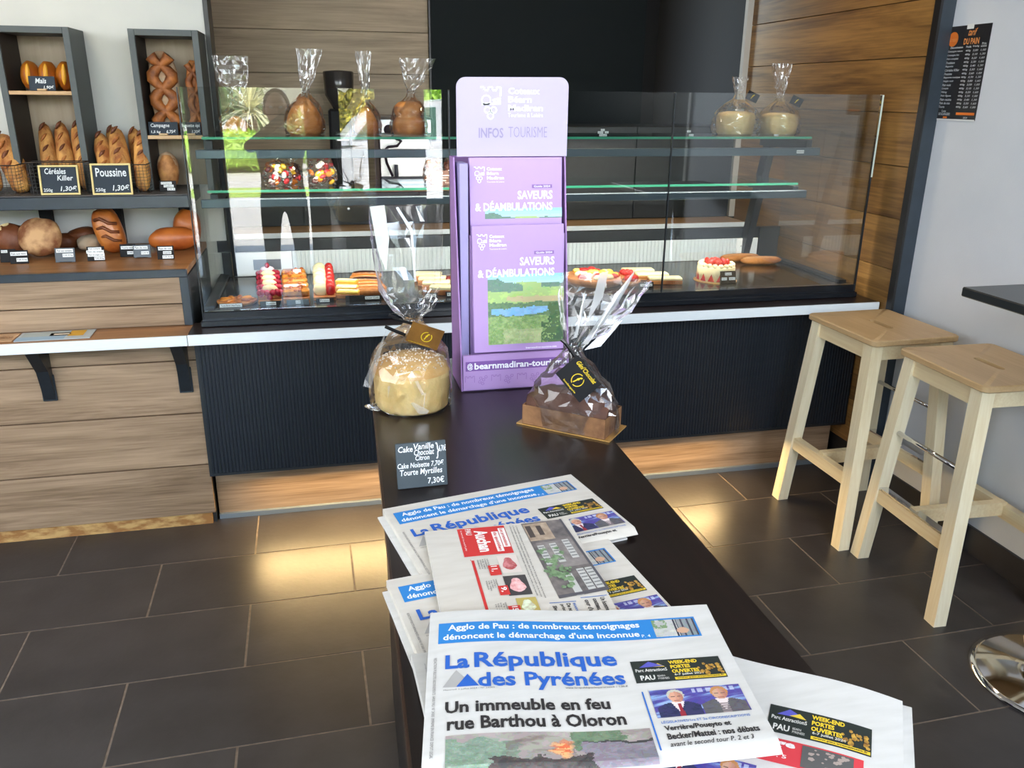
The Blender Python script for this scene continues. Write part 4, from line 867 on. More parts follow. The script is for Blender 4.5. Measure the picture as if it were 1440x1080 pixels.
def bag(parent, st, n=44, crumple=.03, seed=1, m=None, name='cellophane_bag', jit=.0012, folds=9, per=5):
    """open-topped crumpled film skin through stations (z, cx, cy, rx, ry, fold)"""
    rnd = random.Random(seed); ph = [(rnd.uniform(0, 6.28), rnd.randint(3, folds), rnd.uniform(.3, 1)) for _ in range(6)]
    S = []
    for a, b in zip(st, st[1:]):
        for k in range(per): t = k/per; t2 = t*t*(3-2*t); S.append([a[i]+(b[i]-a[i])*(t if i == 0 else t2) for i in range(6)])
    S.append(list(st[-1])); mb = MB(); rows = len(S)
    for j, (z, cx, cy, rx, ry, fd) in enumerate(S):
        for k in range(n):
            a = 2*PI*(k+.5*(j % 2))/n; w = sum(am*math.sin(q*a+p+z*9*q*.12) for p, q, am in ph)/3
            r = 1+fd*w+rnd.uniform(-crumple, crumple)
            mb.v.append((cx+rx*r*math.cos(a)+rnd.uniform(-jit, jit), cy+ry*r*math.sin(a)+rnd.uniform(-jit, jit), z+rnd.uniform(-jit, jit)*(1 if 0 < j else 0)))
    for j in range(rows-1):
        for k in range(n):
            a, b, c, d = j*n+k, j*n+(k+1) % n, (j+1)*n+(k+1) % n, (j+1)*n+k
            if (j+k) % 2: mb.face((a, b, c)); mb.face((a, c, d))
            else: mb.face((a, b, d)); mb.face((b, c, d))
    o = mb.build(name, m or m_film, parent); return o
def card(parent, c, u, v, w, h, mt, name='tag'):
    """thin card centred at c with unit axes u (width) and v (height)"""
    u, v = Vector(u).normalized(), Vector(v).normalized(); v = (v-u*v.dot(u)).normalized(); nn = u.cross(v); c = Vector(c)
    M = Matrix((u, v, nn)).transposed().to_4x4(); M.translation = c
    o = MB().box(-w/2, w/2, -h/2, h/2, -.0004, .0004, 0, M).build(name, mt, parent)
    return o, (lambda a, b, off=.0009: tuple(c+u*(a*w/2)+v*(b*h/2)+nn*off))
# golden round cake in a cellophane bag
lf = thing('round_cake', 'round golden cake topped with pearl sugar, wrapped in a tall tied cellophane bag', 'cake', (.152, 1.53, .90))
rnd = random.Random(11)
MB().lathe([(0, .001), (.066, .001), (.071, .006), (.0725, .03), (.073, .06), (.072, .078), (.066, .090), (.05, .097), (.02, .100), (0, .1005)], 40, fn=lambda a, z: 1+.012*math.sin(5*a+z*40)+.008*math.sin(11*a)).build('cake', m_sponge, lf, True)
MB().lathe([(.0735, .074), (.0725, .080), (.0665, .0912), (.05, .0983), (.02, .1013), (0, .1018)], 40, fn=lambda a, z: 1+.012*math.sin(5*a+z*40)+.008*math.sin(11*a)).build('crust', mat('light_brown_crust', H(236, 194, 122), .6, color2=H(214, 156, 84), nscale=16, bump=.3, bscale=80), lf, True)
m = MB()
for k in range(230):
    a, r = rnd.uniform(0, 2*PI), .068*math.sqrt(rnd.random()); z = .1005-.012*max(0, (r-.045)/.023)**1.5; s_ = rnd.uniform(.0014, .0026); x, y = r*math.cos(a), r*math.sin(a)
    m.add([(x+s_, y, z), (x, y+s_, z), (x-s_, y, z), (x, y-s_, z), (x, y, z+s_*1.3)], [(0, 1, 4), (1, 2, 4), (2, 3, 4), (3, 0, 4)])
m.build('sugar_pearls', mat('pearl_sugar', H(245, 232, 214), .5), lf)['kind'] = 'stuff'
bag(lf, [(.0012, 0, 0, .074, .074, .02), (.01, -.001, 0, .080, .078, .03), (.07, -.001, 0, .080, .079, .03), (.105, 0, 0, .074, .07, .04), (.14, .003, 0, .045, .04, .12), (.165, .006, 0, .018, .015, .2), (.174, .005, 0, .017, .014, .25), (.195, .003, 0, .040, .026, .2), (.23, -.001, 0, .056, .028, .12), (.30, -.002, 0, .064, .020, .07), (.385, -.002, 0, .067, .010, .04)], 34, .010, 5, jit=.0014, per=3)
bag(lf, [(.004, -.062, -.02, .022, .012, .1), (.012, -.075, -.02, .020, .008, .1)], 14, .05, 9, m_film_b, 'bag_corner')
m = MB(); rnd2 = random.Random(6)                      # window glints on the bag creases, painted as whitish hazy patches
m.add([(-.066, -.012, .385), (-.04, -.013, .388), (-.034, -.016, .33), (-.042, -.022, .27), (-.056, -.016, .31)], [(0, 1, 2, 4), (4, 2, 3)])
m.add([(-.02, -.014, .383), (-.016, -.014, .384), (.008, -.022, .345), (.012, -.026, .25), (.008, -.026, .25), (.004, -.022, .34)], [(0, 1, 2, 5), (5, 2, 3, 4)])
m.build('painted_glint', film('white_glint', base=.25, rough=.22, k=1, haze=.5), lf)
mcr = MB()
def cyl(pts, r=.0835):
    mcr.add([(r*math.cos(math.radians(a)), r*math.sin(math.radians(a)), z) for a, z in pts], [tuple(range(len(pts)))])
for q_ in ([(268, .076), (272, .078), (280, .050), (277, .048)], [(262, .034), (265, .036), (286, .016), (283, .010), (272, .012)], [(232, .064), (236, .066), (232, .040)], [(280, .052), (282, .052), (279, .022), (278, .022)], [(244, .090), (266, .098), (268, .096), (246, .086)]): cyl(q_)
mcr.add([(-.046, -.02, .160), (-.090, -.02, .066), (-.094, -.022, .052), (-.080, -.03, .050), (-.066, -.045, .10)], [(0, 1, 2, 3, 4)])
mcr.build('painted_glint', film('soft_glint', base=.10, rough=.2, k=1, haze=.15), lf)  # fainter glints painted around the bag with thin hazy film
MB().tube([(-.040, -.012, .186), (-.02, -.018, .176), (.0, -.020, .170), (.010, -.020, .166)], .0032, 6).build('ribbon', m_ribbon, lf)
MB().tube([(-.048, -.02, .166), (-.03, -.026, .158), (-.012, -.027, .150)], .0036, 6).build('ribbon_end', m_ribbon, lf)
o, cf = card(lf, (.022, -.052, .153), (.9, .1, -.36), (.36, -.10, .9), .064, .040, mat('bronze_card', H(150, 104, 40), .28, metal=.35, color2=H(84, 54, 20), nscale=14), 'gift_tag')
m = MB(); F_ = lambda a, b: cf(a, b)
for q in range(16):
    if q in (2, 3): continue
    a0, a1 = q*PI/8, (q+1)*PI/8; poly(m, [F_(.1+.30*math.cos(a0), -.05+.42*math.sin(a0)), F_(.1+.30*math.cos(a1), -.05+.42*math.sin(a1)), F_(.1+.24*math.cos(a1), -.05+.34*math.sin(a1)), F_(.1+.24*math.cos(a0), -.05+.34*math.sin(a0))], lambda a, b: None) if False else m.add([F_(.1+.34*math.cos(a0), -.05+.5*math.sin(a0)), F_(.1+.34*math.cos(a1), -.05+.5*math.sin(a1)), F_(.1+.29*math.cos(a1), -.05+.43*math.sin(a1)), F_(.1+.29*math.cos(a0), -.05+.43*math.sin(a0))], [(0, 1, 2, 3)])
put_text(m, 'f', -.02, -.35, .24, .3, F_, .03, .4); put_text(m, 'artisan boulanger pâtissier', -.85, -.92, .5, -.82, F_, .01)
m.build('gold_emblem', mat('gold_print', H(226, 196, 40), .3, metal=.3), lf)
# chocolate loaf cake on a gold board
cc = thing('loaf_cake', 'chocolate loaf cake on a gold board in a fanned-out cellophane bag with black tag', 'cake', (.427, 1.364, .90), math.radians(-40.5))
MB().box(-.092, .092, -.043, .043, .0005, .0025, 0).build('gold_board', m_gold, cc)
mc = MB()
prof = [(-.034, .003), (.034, .003), (.037, .040), (.030, .056), (.012, .070), (-.008, .073), (-.028, .060), (-.037, .042)]
N_ = 10; xs = [-.078+.156*i/N_ for i in range(N_+1)]
for i, x in enumerate(xs):
    e = 1-.10*(abs(x)/.078)**6
    for y, z in prof: mc.v.append((x*(1+.02*(z/.07)), y*e, (z-.003)*(1-.22*(abs(x)/.078)**4)*(1+.03*math.sin(x*120+y*90))+.003))
k_ = len(prof)
for i in range(N_):
    for j in range(k_): mc.face((i*k_+j, (i+1)*k_+j, (i+1)*k_+(j+1) % k_, i*k_+(j+1) % k_))
mc.face(list(range(k_))); mc.face([N_*k_+j for j in range(k_)][::-1]); mc.build('cake', m_choc, cc, 'auto')
MB().box(-.0815, .0815, -.0405, -.0395, .003, .040).box(-.0815, .0815, .0395, .0405, .003, .040).box(-.0815, -.0805, -.0405, .0405, .003, .040).box(.0805, .0815, -.0405, .0405, .003, .040).build('baking_case', mat('brown_paper_case', H(150, 108, 70), .8, color2=H(104, 68, 42), nscale=38, bump=.5, bscale=120), cc)
bag(cc, [(.0035, 0, 0, .092, .045, .0), (.04, 0, 0, .091, .047, .03), (.075, .0, .002, .076, .042, .06), (.11, -.002, .004, .046, .030, .14), (.142, -.006, .006, .017, .014, .25), (.152, -.004, .008, .017, .013, .25), (.19, .012, .028, .05, .024, .22), (.235, .022, .045, .075, .022, .14), (.27, .03, .062, .085, .014, .08)], 34, .010, 12, jit=.0015, per=3)
m = MB()                                                # bright streaks on the folds: window glints put into whitish hazy film
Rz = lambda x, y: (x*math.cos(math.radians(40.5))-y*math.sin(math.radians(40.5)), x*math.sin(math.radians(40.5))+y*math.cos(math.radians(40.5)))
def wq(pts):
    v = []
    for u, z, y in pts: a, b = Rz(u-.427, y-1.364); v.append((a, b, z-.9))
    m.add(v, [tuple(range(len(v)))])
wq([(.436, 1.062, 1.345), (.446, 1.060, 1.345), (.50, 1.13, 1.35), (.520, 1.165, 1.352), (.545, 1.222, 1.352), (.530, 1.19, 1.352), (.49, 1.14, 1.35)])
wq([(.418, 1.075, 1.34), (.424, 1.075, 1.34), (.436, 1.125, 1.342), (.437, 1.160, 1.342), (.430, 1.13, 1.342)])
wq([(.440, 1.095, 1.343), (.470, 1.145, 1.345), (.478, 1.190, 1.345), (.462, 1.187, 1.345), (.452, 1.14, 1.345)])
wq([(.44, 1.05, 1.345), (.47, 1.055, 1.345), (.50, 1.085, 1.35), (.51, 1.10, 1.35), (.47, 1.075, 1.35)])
m.build('painted_glint', film('white_glint', base=.25, rough=.22, k=1, haze=.5), cc)
p_ = lambda u, y, z: (*Rz(u-.427, y-1.364), z-.9)
MB().tube([p_(.397, 1.345, 1.072), p_(.404, 1.342, 1.066), p_(.412, 1.34, 1.055), p_(.420, 1.338, 1.043), p_(.437, 1.338, 1.03)], .0034, 6).build('ribbon', m_ribbon, cc)
M3 = Matrix.Rotation(math.radians(40.5), 3, 'Z')
o, cf = card(cc, p_(.421, 1.312, 1.008), M3 @ Vector((.60, -.1, -.76)), M3 @ Vector((.70, -.0, .62)), .070, .050, m_card_b, 'gift_tag')
m = MB(); F_ = lambda a, b: cf(a, b)
for q in range(20):
    if q in (3, 4, 14): continue
    a0, a1 = q*PI/10, (q+1)*PI/10; m.add([F_(.0+.34*math.cos(a0), -.1+.48*math.sin(a0)), F_(.34*math.cos(a1), -.1+.48*math.sin(a1)), F_(.30*math.cos(a1), -.1+.42*math.sin(a1)), F_(.30*math.cos(a0), -.1+.42*math.sin(a0))], [(0, 1, 2, 3)])
put_text(m, 'f', -.12, -.42, .12, .26, F_, .03, .4); put_text(m, "Géni'Chocolat", -.75, .56, .72, .9, F_, .02, .35); put_text(m, 'boulangerie', -.5, -.9, .45, -.74, F_, .02); m.build('gold_lettering', MATS['gold_print'], cc)
# ---------------------------------------------------------------- wrapped brioches on the top shelf of the showcase
ZS = 1.3385
m_bri = mat('shelf_brioche', H(238, 160, 84), .45, color2=H(206, 120, 52), nscale=14, bump=.3, bscale=60)
def brioche(name, label, x, y, r, h, prof, film_st, seed, m=m_bri, tagc=None, n=30):
    t = thing(name, label, 'brioche', (x, y, ZS), 0, 'cellophane-wrapped brioches on the top glass shelf')
    MB().lathe([(a*r, b*h) for a, b in prof], n, fn=lambda a, z: 1+.03*math.sin(3*a+seed)+.02*math.sin(7*a)).build('brioche', m, t, True)
    bag(t, film_st, 34, .03, seed, jit=.0016)
    if tagc:
        o, cf = card(t, tagc, (.92, 0, -.36), (.36, -.2, .9), .05, .032, m_card_b, 'gift_tag')
        mm = MB(); put_text(mm, 'f', -.2, -.5, .2, .6, lambda a, b: cf(a, b), .03, .3); mm.build('gold_emblem', MATS['gold_print'], t)
    return t
dome = [(0, 0), (.82, 0), (1, .12), (1, .35), (.86, .55), (.62, .75), (.35, .93), (.12, 1), (0, 1)]
two = [(0, 0), (.9, 0), (1, .12), (.95, .4), (.8, .5), (.72, .55), (.86, .68), (.84, .86), (.6, .98), (.2, 1.02), (0, 1.02)]
flat_ = [(0, 0), (.86, 0), (.95, .1), (1, .55), (1, .82), (.9, .95), (.5, 1.02), (0, 1.03)]
def st(r, hb, zn, zt, wt, dx=0):
    return [(.001, 0, 0, r*1.02, r*1.02, .03), (hb*.3, 0, 0, r*1.1, r*1.1, .05), (hb*.8, 0, 0, r*.95, r*.95, .08), (zn-.012, dx*.3, 0, .014, .014, .3), (zn, dx*.3, 0, .013, .013, .3), ((zn*2+zt)/3, dx*.6, 0, wt*.6, .02, .25), (zt, dx, 0, wt, .014, .15)]
brioche('wrapped_brioche', 'pointed golden brioche in a tall wrinkled bag, left end of the top shelf', -.034, 3.10, .062, .125, dome, st(.064, .11, .15, .278, .042, .03), 3)
brioche('wrapped_brioche', 'golden brioche in a narrow bag, second from the left on the top shelf', .178, 3.11, .042, .095, dome, st(.048, .085, .13, .275, .026, .0), 4)
brioche('wrapped_brioche', 'two-tiered brioche under a wide square-topped bag beside the dark panel', .328, 3.10, .058, .112, two, st(.062, .10, .15, .255, .060, .03), 5)
brioche('wrapped_brioche', 'low brioche in a slanting open bag beside the left end of the showcase', -.262, 3.12, .045, .06, dome, [(.001, 0, 0, .05, .05, .03), (.05, 0, 0, .055, .05, .05), (.10, .01, 0, .03, .03, .15), (.14, .01, 0, .03, .02, .2), (.18, .0, 0, .052, .016, .1), (.252, 0, 0, .058, .010, .05)], 6)
m_pale = mat('pale_brioche', H(250, 222, 156), .7, color2=H(236, 192, 118), nscale=12, bump=.3, bscale=80)
brioche('wrapped_brioche', 'pale round brioche in a bulging bag with a short tied top', 1.592, 3.10, .073, .085, flat_, st(.085, .10, .155, .212, .032), 7, m_pale, (.045, -.03, .14))
brioche('wrapped_brioche', 'pale round brioche with pink sugar under a tall knotted bag, nearest the shelf end', 1.775, 3.10, .073, .08, flat_, st(.080, .095, .148, .262, .042, -.01), 8, m_pale, (.05, -.03, .125))
# little price stickers stood on the shelf and rail
def sticker(x, y, z, w, h, label, group='white price labels on the glass shelf'):
    t = thing('price_label', label, 'label', (x, y, z), 0, group)
    MB().box(-w/2, w/2, -.001, .001, 0, h).build('card', m_white, t); m = MB(); put_text(m, 'Brioche 6,50', -w*.42, h*.28, w*.42, h*.72, lambda a, b: (a, -.0016, b), .01); m.build('lettering', c_(90, 90, 92), t)
for i, (x, z, w, h, lb) in enumerate([(1.005, 1.3385, .028, .008, 'lowest white label of the small cluster at the middle of the top shelf'), (.995, 1.3475, .020, .008, 'left label in the middle row of the cluster on the top shelf'), (1.018, 1.3485, .014, .007, 'right label in the middle row of the cluster on the top shelf'), (1.003, 1.3565, .014, .007, 'topmost white label of the cluster on the top shelf'),
        (1.345, 1.3385, .018, .008, 'lower of two white labels right of the pane joint on the top shelf'), (1.335, 1.352, .014, .007, 'upper of two white labels right of the pane joint'), (1.688, 1.3385, .018, .007, 'small white label between the two pale brioches')]):
    sticker(x, 2.955, z+.001, w, h, lb)
sticker(1.775, 2.9185, 1.279, .030, .012, 'white label on the grey shelf rail at its right end')
# ---------------------------------------------------------------- bags of sweets and nuts on the lower shelf
Z2 = 1.1685
cols = [(236, 190, 40), (206, 40, 50), (236, 130, 40), (240, 230, 220), (90, 40, 40)]
def sweets(label, x, y, cols, seed, r=.045, h=.075, rad=.013, n=26, name='sweet_bag', flatt=.55):
    t = thing(name, label, 'sweets', (x, y, Z2), 0, 'small cellophane bags on the lower glass shelf'); rnd = random.Random(seed)
    for ci, cc_ in enumerate(cols):
        m = MB()
        for k in range(max(2, n//len(cols))):
            a = rnd.uniform(0, 2*PI); q = r*.75*math.sqrt(rnd.random()); m.blob((q*math.cos(a), q*math.sin(a), rad*.6+rnd.uniform(0, h-rad)), (rad, rad*.8, rad*flatt), 7, 5, 0, 0, (rnd.uniform(0, 3), rnd.uniform(0, 3), 0))
        m.build('sweets', mat('sweet_%d_%d_%d' % cc_, H(*cc_), .25, coat=.3), t, True)['kind'] = 'stuff'
    bag(t, [(.0008, 0, 0, r, r*.9, .04), (h*.4, 0, 0, r*1.15, r*1.05, .08), (h, 0, 0, r*.8, r*.7, .12), (h+.015, 0, 0, .01, .01, .2), (h+.03, .0, 0, .022, .012, .2)], 20, .05, seed)
sweets('wrapped bag of yellow and red sweets, leftmost on the lower shelf', -.14, 3.07, cols, 1)
sweets('bag of gold and orange sweets standing just right of the leftmost bag', -.09, 3.14, cols[:3]+[cols[4]], 5, .035, .06)
sweets('taller bag of red, cream and yellow sweets left of the coffee machine', .012, 3.07, cols, 2, .048, .085)
nut = [(150, 84, 48), (120, 62, 36), (176, 112, 70)]
sweets('bag of brown caramelised nuts beside the lilac display', .405, 3.08, nut, 3, .032, .085, .011, 40, 'nut_bag', 1)
sweets('bag of dark chocolate nuts partly hidden behind the lilac display', .478, 3.09, [(116, 54, 34), (92, 44, 30)], 4, .034, .085, .011, 36, 'nut_bag', 1)
t = thing('price_card', 'small dark card with printed lines in front of the nut bags', 'label', (.435, 3.03, Z2)); MB().box(-.04, .04, -.0012, .0012, 0, .05, 0).build('card', mat('brown_card', H(84, 52, 42), .6), t)
m = MB()
for i, (s_, w) in enumerate([('Fruits secs', .5), ('amandes caramel', .9), ('noix de cajou', .8), ('chocolat lait', .7), ('250 g      7,10', .9)]): put_text(m, s_, -.034, .040-i*.009, -.034+.066*w, .046-i*.009, lambda a, b: (a, -.0018, b), .01)
m.build('lettering', c_(236, 222, 212), t)
# ---------------------------------------------------------------- pastries on the tray
ZT = .7885
def pastry_row(fn, n, x, y0, y1, x1, base, labels, cat, group, name):
    for i in range(n):
        t = i/max(1, n-1); o = fn(name, labels[i], x+(x1-x)*t, y0+(y1-y0)*t, cat, group, i)
def pos(name, label, cat, group, x, y, z=ZT, rz=0): return thing(name, label, cat, (x, y, z), rz, group)
lab = lambda what: (lambda i, n: ('front' if i == 0 else 'rearmost' if i == n-1 else ['', 'second', 'third', 'fourth', 'fifth'][i])+' '+what)
# raspberry shortcakes
for i in range(5):
    t = pos('raspberry_tart', lab('raspberry and cream tart of the row at the left of the tray')(i, 5), 'pastry', 'raspberry tarts in a row', -.188-.006*i, 2.925+i*.085, rz=.02)
    MB().box(-.04, .04, -.03, .03, 0, .016, .003).build('biscuit', m_crust, t); MB().blob((0, .004, .046), (.026, .013, .017), 14, 8, .12, i).build('cream', m_cream if i < 4 else mat('pink_cream', H(236, 214, 226), .5), t, True)
    for k, (rx_, ry_, rz_) in enumerate([(-.034, -.006, .036), (-.024, -.016, .040), (-.008, -.020, .038), (.010, -.020, .039), (.025, -.015, .040), (.035, -.004, .036), (-.030, .012, .028), (.030, .012, .028), (0, -.020, .022)]):
        MB().blob((rx_, ry_, rz_), (.0105, .0095, .0115), 8, 6, .08, k).build('raspberry', m_rasp, t, True)
    if i == 4: MB().blob((0, 0, .064), (.009, .009, .012), 8, 6).build('raspberry', m_rasp, t, True)
# caramel squares
for i in range(5):
    t = pos('caramel_slice', lab('glazed caramel nut slice of the row beside the raspberry tarts')(i, 5), 'pastry', 'caramel slices in a row', -.100-.004*i, 2.93+i*.085)
    MB().box(-.044, .044, -.036, .036, 0, .020, .002).build('pastry_base', m_crust, t); MB().box(-.045, .045, -.026, .022, .020, .046, .007).build('caramel_top', m_caramel, t)
    mm = MB(); rnd = random.Random(i)
    for k in range(14): mm.blob((rnd.uniform(-.036, .036), rnd.uniform(-.026, .018), rnd.uniform(.038, .048)), (.007, .006, .005), 7, 5, .1, k)
    mm.build('nuts', mat('glazed_nuts', H(190, 96, 40), .25, coat=.5), t, True)['kind'] = 'stuff'
t = pos('price_label', 'small white label stuck in the rear caramel slice', 'label', 'pastry labels', -.10, 3.19, ZT+.043); MB().box(-.014, .014, -.001, .001, 0, .018).build('card', m_white, t)
# cream and strawberry fingers
for i in range(6):
    t = pos('strawberry_cream_tart', lab('cream and strawberry tart of the third row from the left')(i, 6) if i < 5 else 'rearmost cream and strawberry tart of the third row', 'pastry', 'strawberry cream tarts in a row', -.004, 2.945+i*.075)
    MB().box(-.038, .038, -.030, .030, 0, .015, .002).build('pastry_base', m_crust, t); MB().blob((-.014, 0, .034), (.025, .0155, .024), 12, 8, .16, i).build('cream', m_cream, t, True); MB().blob((.021, 0, .034), (.018, .0145, .024), 12, 8, .08, i+9).build('strawberry', m_straw, t, True)
# slices and eclairs
def loafslice(label, x, y, z, rz, l, w, h, m_, group, m2=None, name='iced_slice'):
    t = pos(name, label, 'pastry', group, x, y, z, rz); MB().box(-l/2, l/2, -w/2, w/2, 0, h*.6, .002).build('pastry_base', m_crust, t); MB().box(-l/2+.001, l/2-.001, -w/2+.001, w/2-.001, h*.6, h, .003).build('icing', m_, t)
    if m2: MB().box(-l/2+.004, l/2-.004, -w/2+.006, w/2-.006, h, h+.002, .0008).build('stripe', m2, t)
m_lem = mat('lemon_icing', H(244, 190, 74), .35, coat=.3); m_vani = mat('vanilla_icing', H(250, 232, 180), .35, coat=.3)
loafslice('yellow iced slice lying in front of the eclairs', .078, 2.945, ZT, -.25, .08, .036, .028, m_lem, 'yellow iced slices', m_vani)
loafslice('second yellow iced slice, behind the front one', .076, 2.995, ZT, -.25, .08, .036, .034, m_lem, 'yellow iced slices', m_vani)
loafslice('third yellow iced slice, in front of the chocolate eclairs', .078, 3.05, ZT, -.3, .08, .036, .044, m_lem, 'yellow iced slices', m_vani)
def eclair(label, x, y, z, rz, l, w, h, m_, m2, group):
    t = pos('eclair', label, 'pastry', group, x, y, z, rz); MB().blob((0, 0, h*.5), (l/2, w/2, h*.5), 16, 9, .02, 1, pw=.8).build('choux', m_, t, True); MB().blob((0, 0, h*.72), (l*.46, w*.40, h*.34), 14, 8, pw=.8).build('glaze', m2, t, True)
m_coff = mat('coffee_glaze', H(190, 112, 52), .25, coat=.5); m_cho = mat('chocolate_glaze', H(70, 34, 22), .2, coat=.6)
for i, (x, y, m2) in enumerate([(.155, 2.96, m_coff), (.160, 3.015, m_coff), (.155, 3.07, m_coff), (.150, 3.13, m_cho), (.150, 3.19, m_coff), (.160, 3.25, m_cho)]):
    eclair(['front coffee eclair', 'second coffee eclair', 'third coffee eclair', 'front chocolate eclair', 'fifth eclair with coffee glaze', 'rearmost chocolate eclair'][i]+' of the row beside the yellow slices', x, y, ZT, -.2, .12, .042, .034, m_crust, m2, 'eclairs in a row')
for i, (x, y) in enumerate([(.42, 2.945), (.405, 3.03), (.40, 3.11), (.395, 3.19)]):
    loafslice(['front', 'second', 'third', 'rearmost'][i]+' pale iced slice between the wrapped cake and the lilac display', x, y, ZT+.012*0, -.25, .105, .05, .032, m_vani, 'pale iced slices in a row')
t = pos('chocolate_tart', 'dark red glazed tart beside the lilac display foot', 'pastry', 'tarts', .475, 3.12); MB().lathe([(0, 0), (.035, 0), (.04, .02), (.036, .028), (.0, .032)], 24).build('tart', mat('dark_cherry_glaze', H(110, 30, 28), .25, coat=.5), t, True)
# flat golden tart at the far left, in slices
t = pos('pear_tart', 'flat golden fruit tart in the front left corner of the tray', 'pastry', 'tarts', -.30, 2.935); MB().lathe([(0, 0), (.062, 0), (.068, .010), (.064, .013), (0, .012)], 30, fn=lambda a, z: 1+.03*math.sin(9*a), sy=.8).build('shell', m_crust, t, True)
for k in range(9): MB().blob((.040*math.cos(k*.7), .032*math.sin(k*.7), .015), (.022, .009, .006), 8, 5, 0, 0, (0, 0, k*.7)).build('fruit_slice', m_caramel, t, True)
# fruit tart seen through the wrapped loaf cake, and red tartlets
t = pos('fruit_tart', 'large fruit tart with peach and strawberry pieces seen behind the wrapped loaf cake', 'pastry', 'tarts', 1.02, 3.04); MB().lathe([(0, 0), (.105, 0), (.115, .026), (.108, .030), (0, .022)], 30).build('shell', m_crust, t, True)
rnd = random.Random(4); m_peach = mat('peach_slice', H(240, 190, 80), .3, coat=.4)
for k in range(34):
    a, r = rnd.uniform(0, 2*PI), .092*math.sqrt(rnd.random()); c = (m_peach, m_straw, m_cream)[k % 3]; MB().blob((r*math.cos(a), r*math.sin(a), .034), (.019, .014, .012), 8, 6, .08, k).build(('peach_piece', 'strawberry', 'cream')[k % 3], c, t, True)
for i, (x, y) in enumerate([(1.15, 2.97), (1.17, 3.08)]):
    t = pos('strawberry_tartlet', ['front red strawberry tartlet left of the white bars', 'rear red strawberry tartlet left of the white bars'][i], 'pastry', 'strawberry tartlets', x, y); MB().lathe([(0, 0), (.03, 0), (.036, .018), (.0, .018)], 20).build('shell', m_crust, t, True)
    for k in range(6): MB().blob((.018*math.cos(k), .018*math.sin(k), .026), (.012, .012, .012), 8, 6).build('strawberry', m_straw, t, True)
for i, (x, y, rz) in enumerate([(1.29, 2.975, -.15), (1.27, 3.06, -.1), (1.245, 3.15, -.1)]):
    loafslice(['front', 'middle', 'rear'][i]+' long pale cream slice beside the red tartlets', x, y, ZT, rz, .13, .05, .026, m_vani, 'pale cream slices')
# strawberry layer cake
fr = pos('strawberry_gateau', 'round cream gateau ringed with strawberry halves and topped with strawberries', 'cake', None, 1.505, 2.99) if False else thing('strawberry_gateau', 'round cream gateau ringed with strawberry halves and topped with strawberries', 'cake', (1.515, 3.00, ZT))
MB().lathe([(0, 0), (.074, 0), (.074, .055), (.070, .062), (0, .063)], 40).build('cake', m_cream, fr, True)
MB().lathe([(0, -.0), (.085, 0), (.085, .002), (0, .002)], 30).build('cake_board', m_gold, fr)
for k in range(14):
    a = 2*PI*k/14; c, s_ = math.cos(a), math.sin(a); u = Vector((-s_, c, 0)); o = Vector((c*.0745, s_*.0745, 0)); MB().add([o-u*.013+Vector((0, 0, .006)), o+u*.013+Vector((0, 0, .006)), o+Vector((0, 0, .036)), o*1.03-u*.0+Vector((0, 0, .012))], [(0, 1, 3), (1, 2, 3), (2, 0, 3)]).build('strawberry_half', m_straw, fr)
mm = MB()
for k in range(18): a = 2*PI*k/18; mm.blob((.063*math.cos(a), .063*math.sin(a), .064), (.011, .011, .010), 8, 6)
mm.build('cream_border', m_cream, fr, True)['kind'] = 'stuff'
for k in range(16):
    rr_ = .045*math.sqrt((k+.5)/16); a = k*2.4; MB().blob((rr_*math.cos(a), rr_*math.sin(a), .073), (.011, .011, .013), 8, 6, 0, 0).build('strawberry', m_straw, fr, True)
eclair('long plain golden pastry stick at the back right of the tray', 1.80, 3.345, ZT, -.05, .19, .036, .034, m_crust, mat('tan_glaze', H(196, 140, 96), .5), 'long pastry sticks')
eclair('long golden pastry stick lying in front of its twin at the back right', 1.86, 3.27, ZT, -.08, .19, .036, .034, m_crust, MATS['tan_glaze'], 'long pastry sticks')
# black price cards with white strips
def pcard(label, x, y, z, w, h, rows, tilt=-12, group='black price cards in the showcase', rz=0, name='price_card', col=None):
    t = thing(name, label, 'label', (x, y, z), rz, group); T = Matrix.Rotation(math.radians(tilt), 4, 'X'); MB().box(-w/2, w/2, 0, .0025, 0, h, .0006, T).build('card', col or m_card_b, t)
    MB().box(-w*.3, w*.3, .0, .02, 0, .002).build('foot', m_card_b, t)
    for (a0, b0, a1, b1, s_) in rows:
        r = rect(MB(), a0*w-w/2, b0*h, a1*w-w/2, b1*h, lambda a, b: tuple(T @ Vector((a, -.0008, b)))).build('label_strip', m_white, t)
        mm = MB(); dx, dy = (a1-a0)*.06, (b1-b0)*.22; put_text(mm, s_, (a0+dx)*w-w/2, (b0+dy)*h, (a1-dx)*w-w/2, (b1-dy)*h, lambda a, b: tuple(T @ Vector((a, -.0014, b))), .01); mm.build('lettering', c_(70, 72, 76), t)
    return t
one = lambda s_: [(.1, .3, .9, .8, s_)]
pcard('card reading tarte in front of the flat golden tart', -.315, 2.875, ZT, .075, .014, [(.02, .08, .98, .9, 'Tarte Bour. Aux Poires')])
pcard('black card in front of the raspberry tart row', -.185, 2.872, ZT, .070, .017, [(.28, .2, .75, .85, 'Framboise')])
pcard('grey card in front of the caramel slices', -.095, 2.872, ZT, .075, .018, [(.4, .25, .62, .85, '3,00')], col=m_slate_metal)
pcard('black card in front of the cream and strawberry row', -.004, 2.885, ZT, .060, .016, [(.2, .2, .75, .85, 'Fraise')])
pcard('black card with scribbled chalk in front of the yellow slices', .098, 2.885, ZT, .065, .022, [])
pcard('black card with white strip in front of the eclairs', .158, 2.883, ZT, .062, .020, [(.1, .35, .9, .85, 'Eclair Café')])
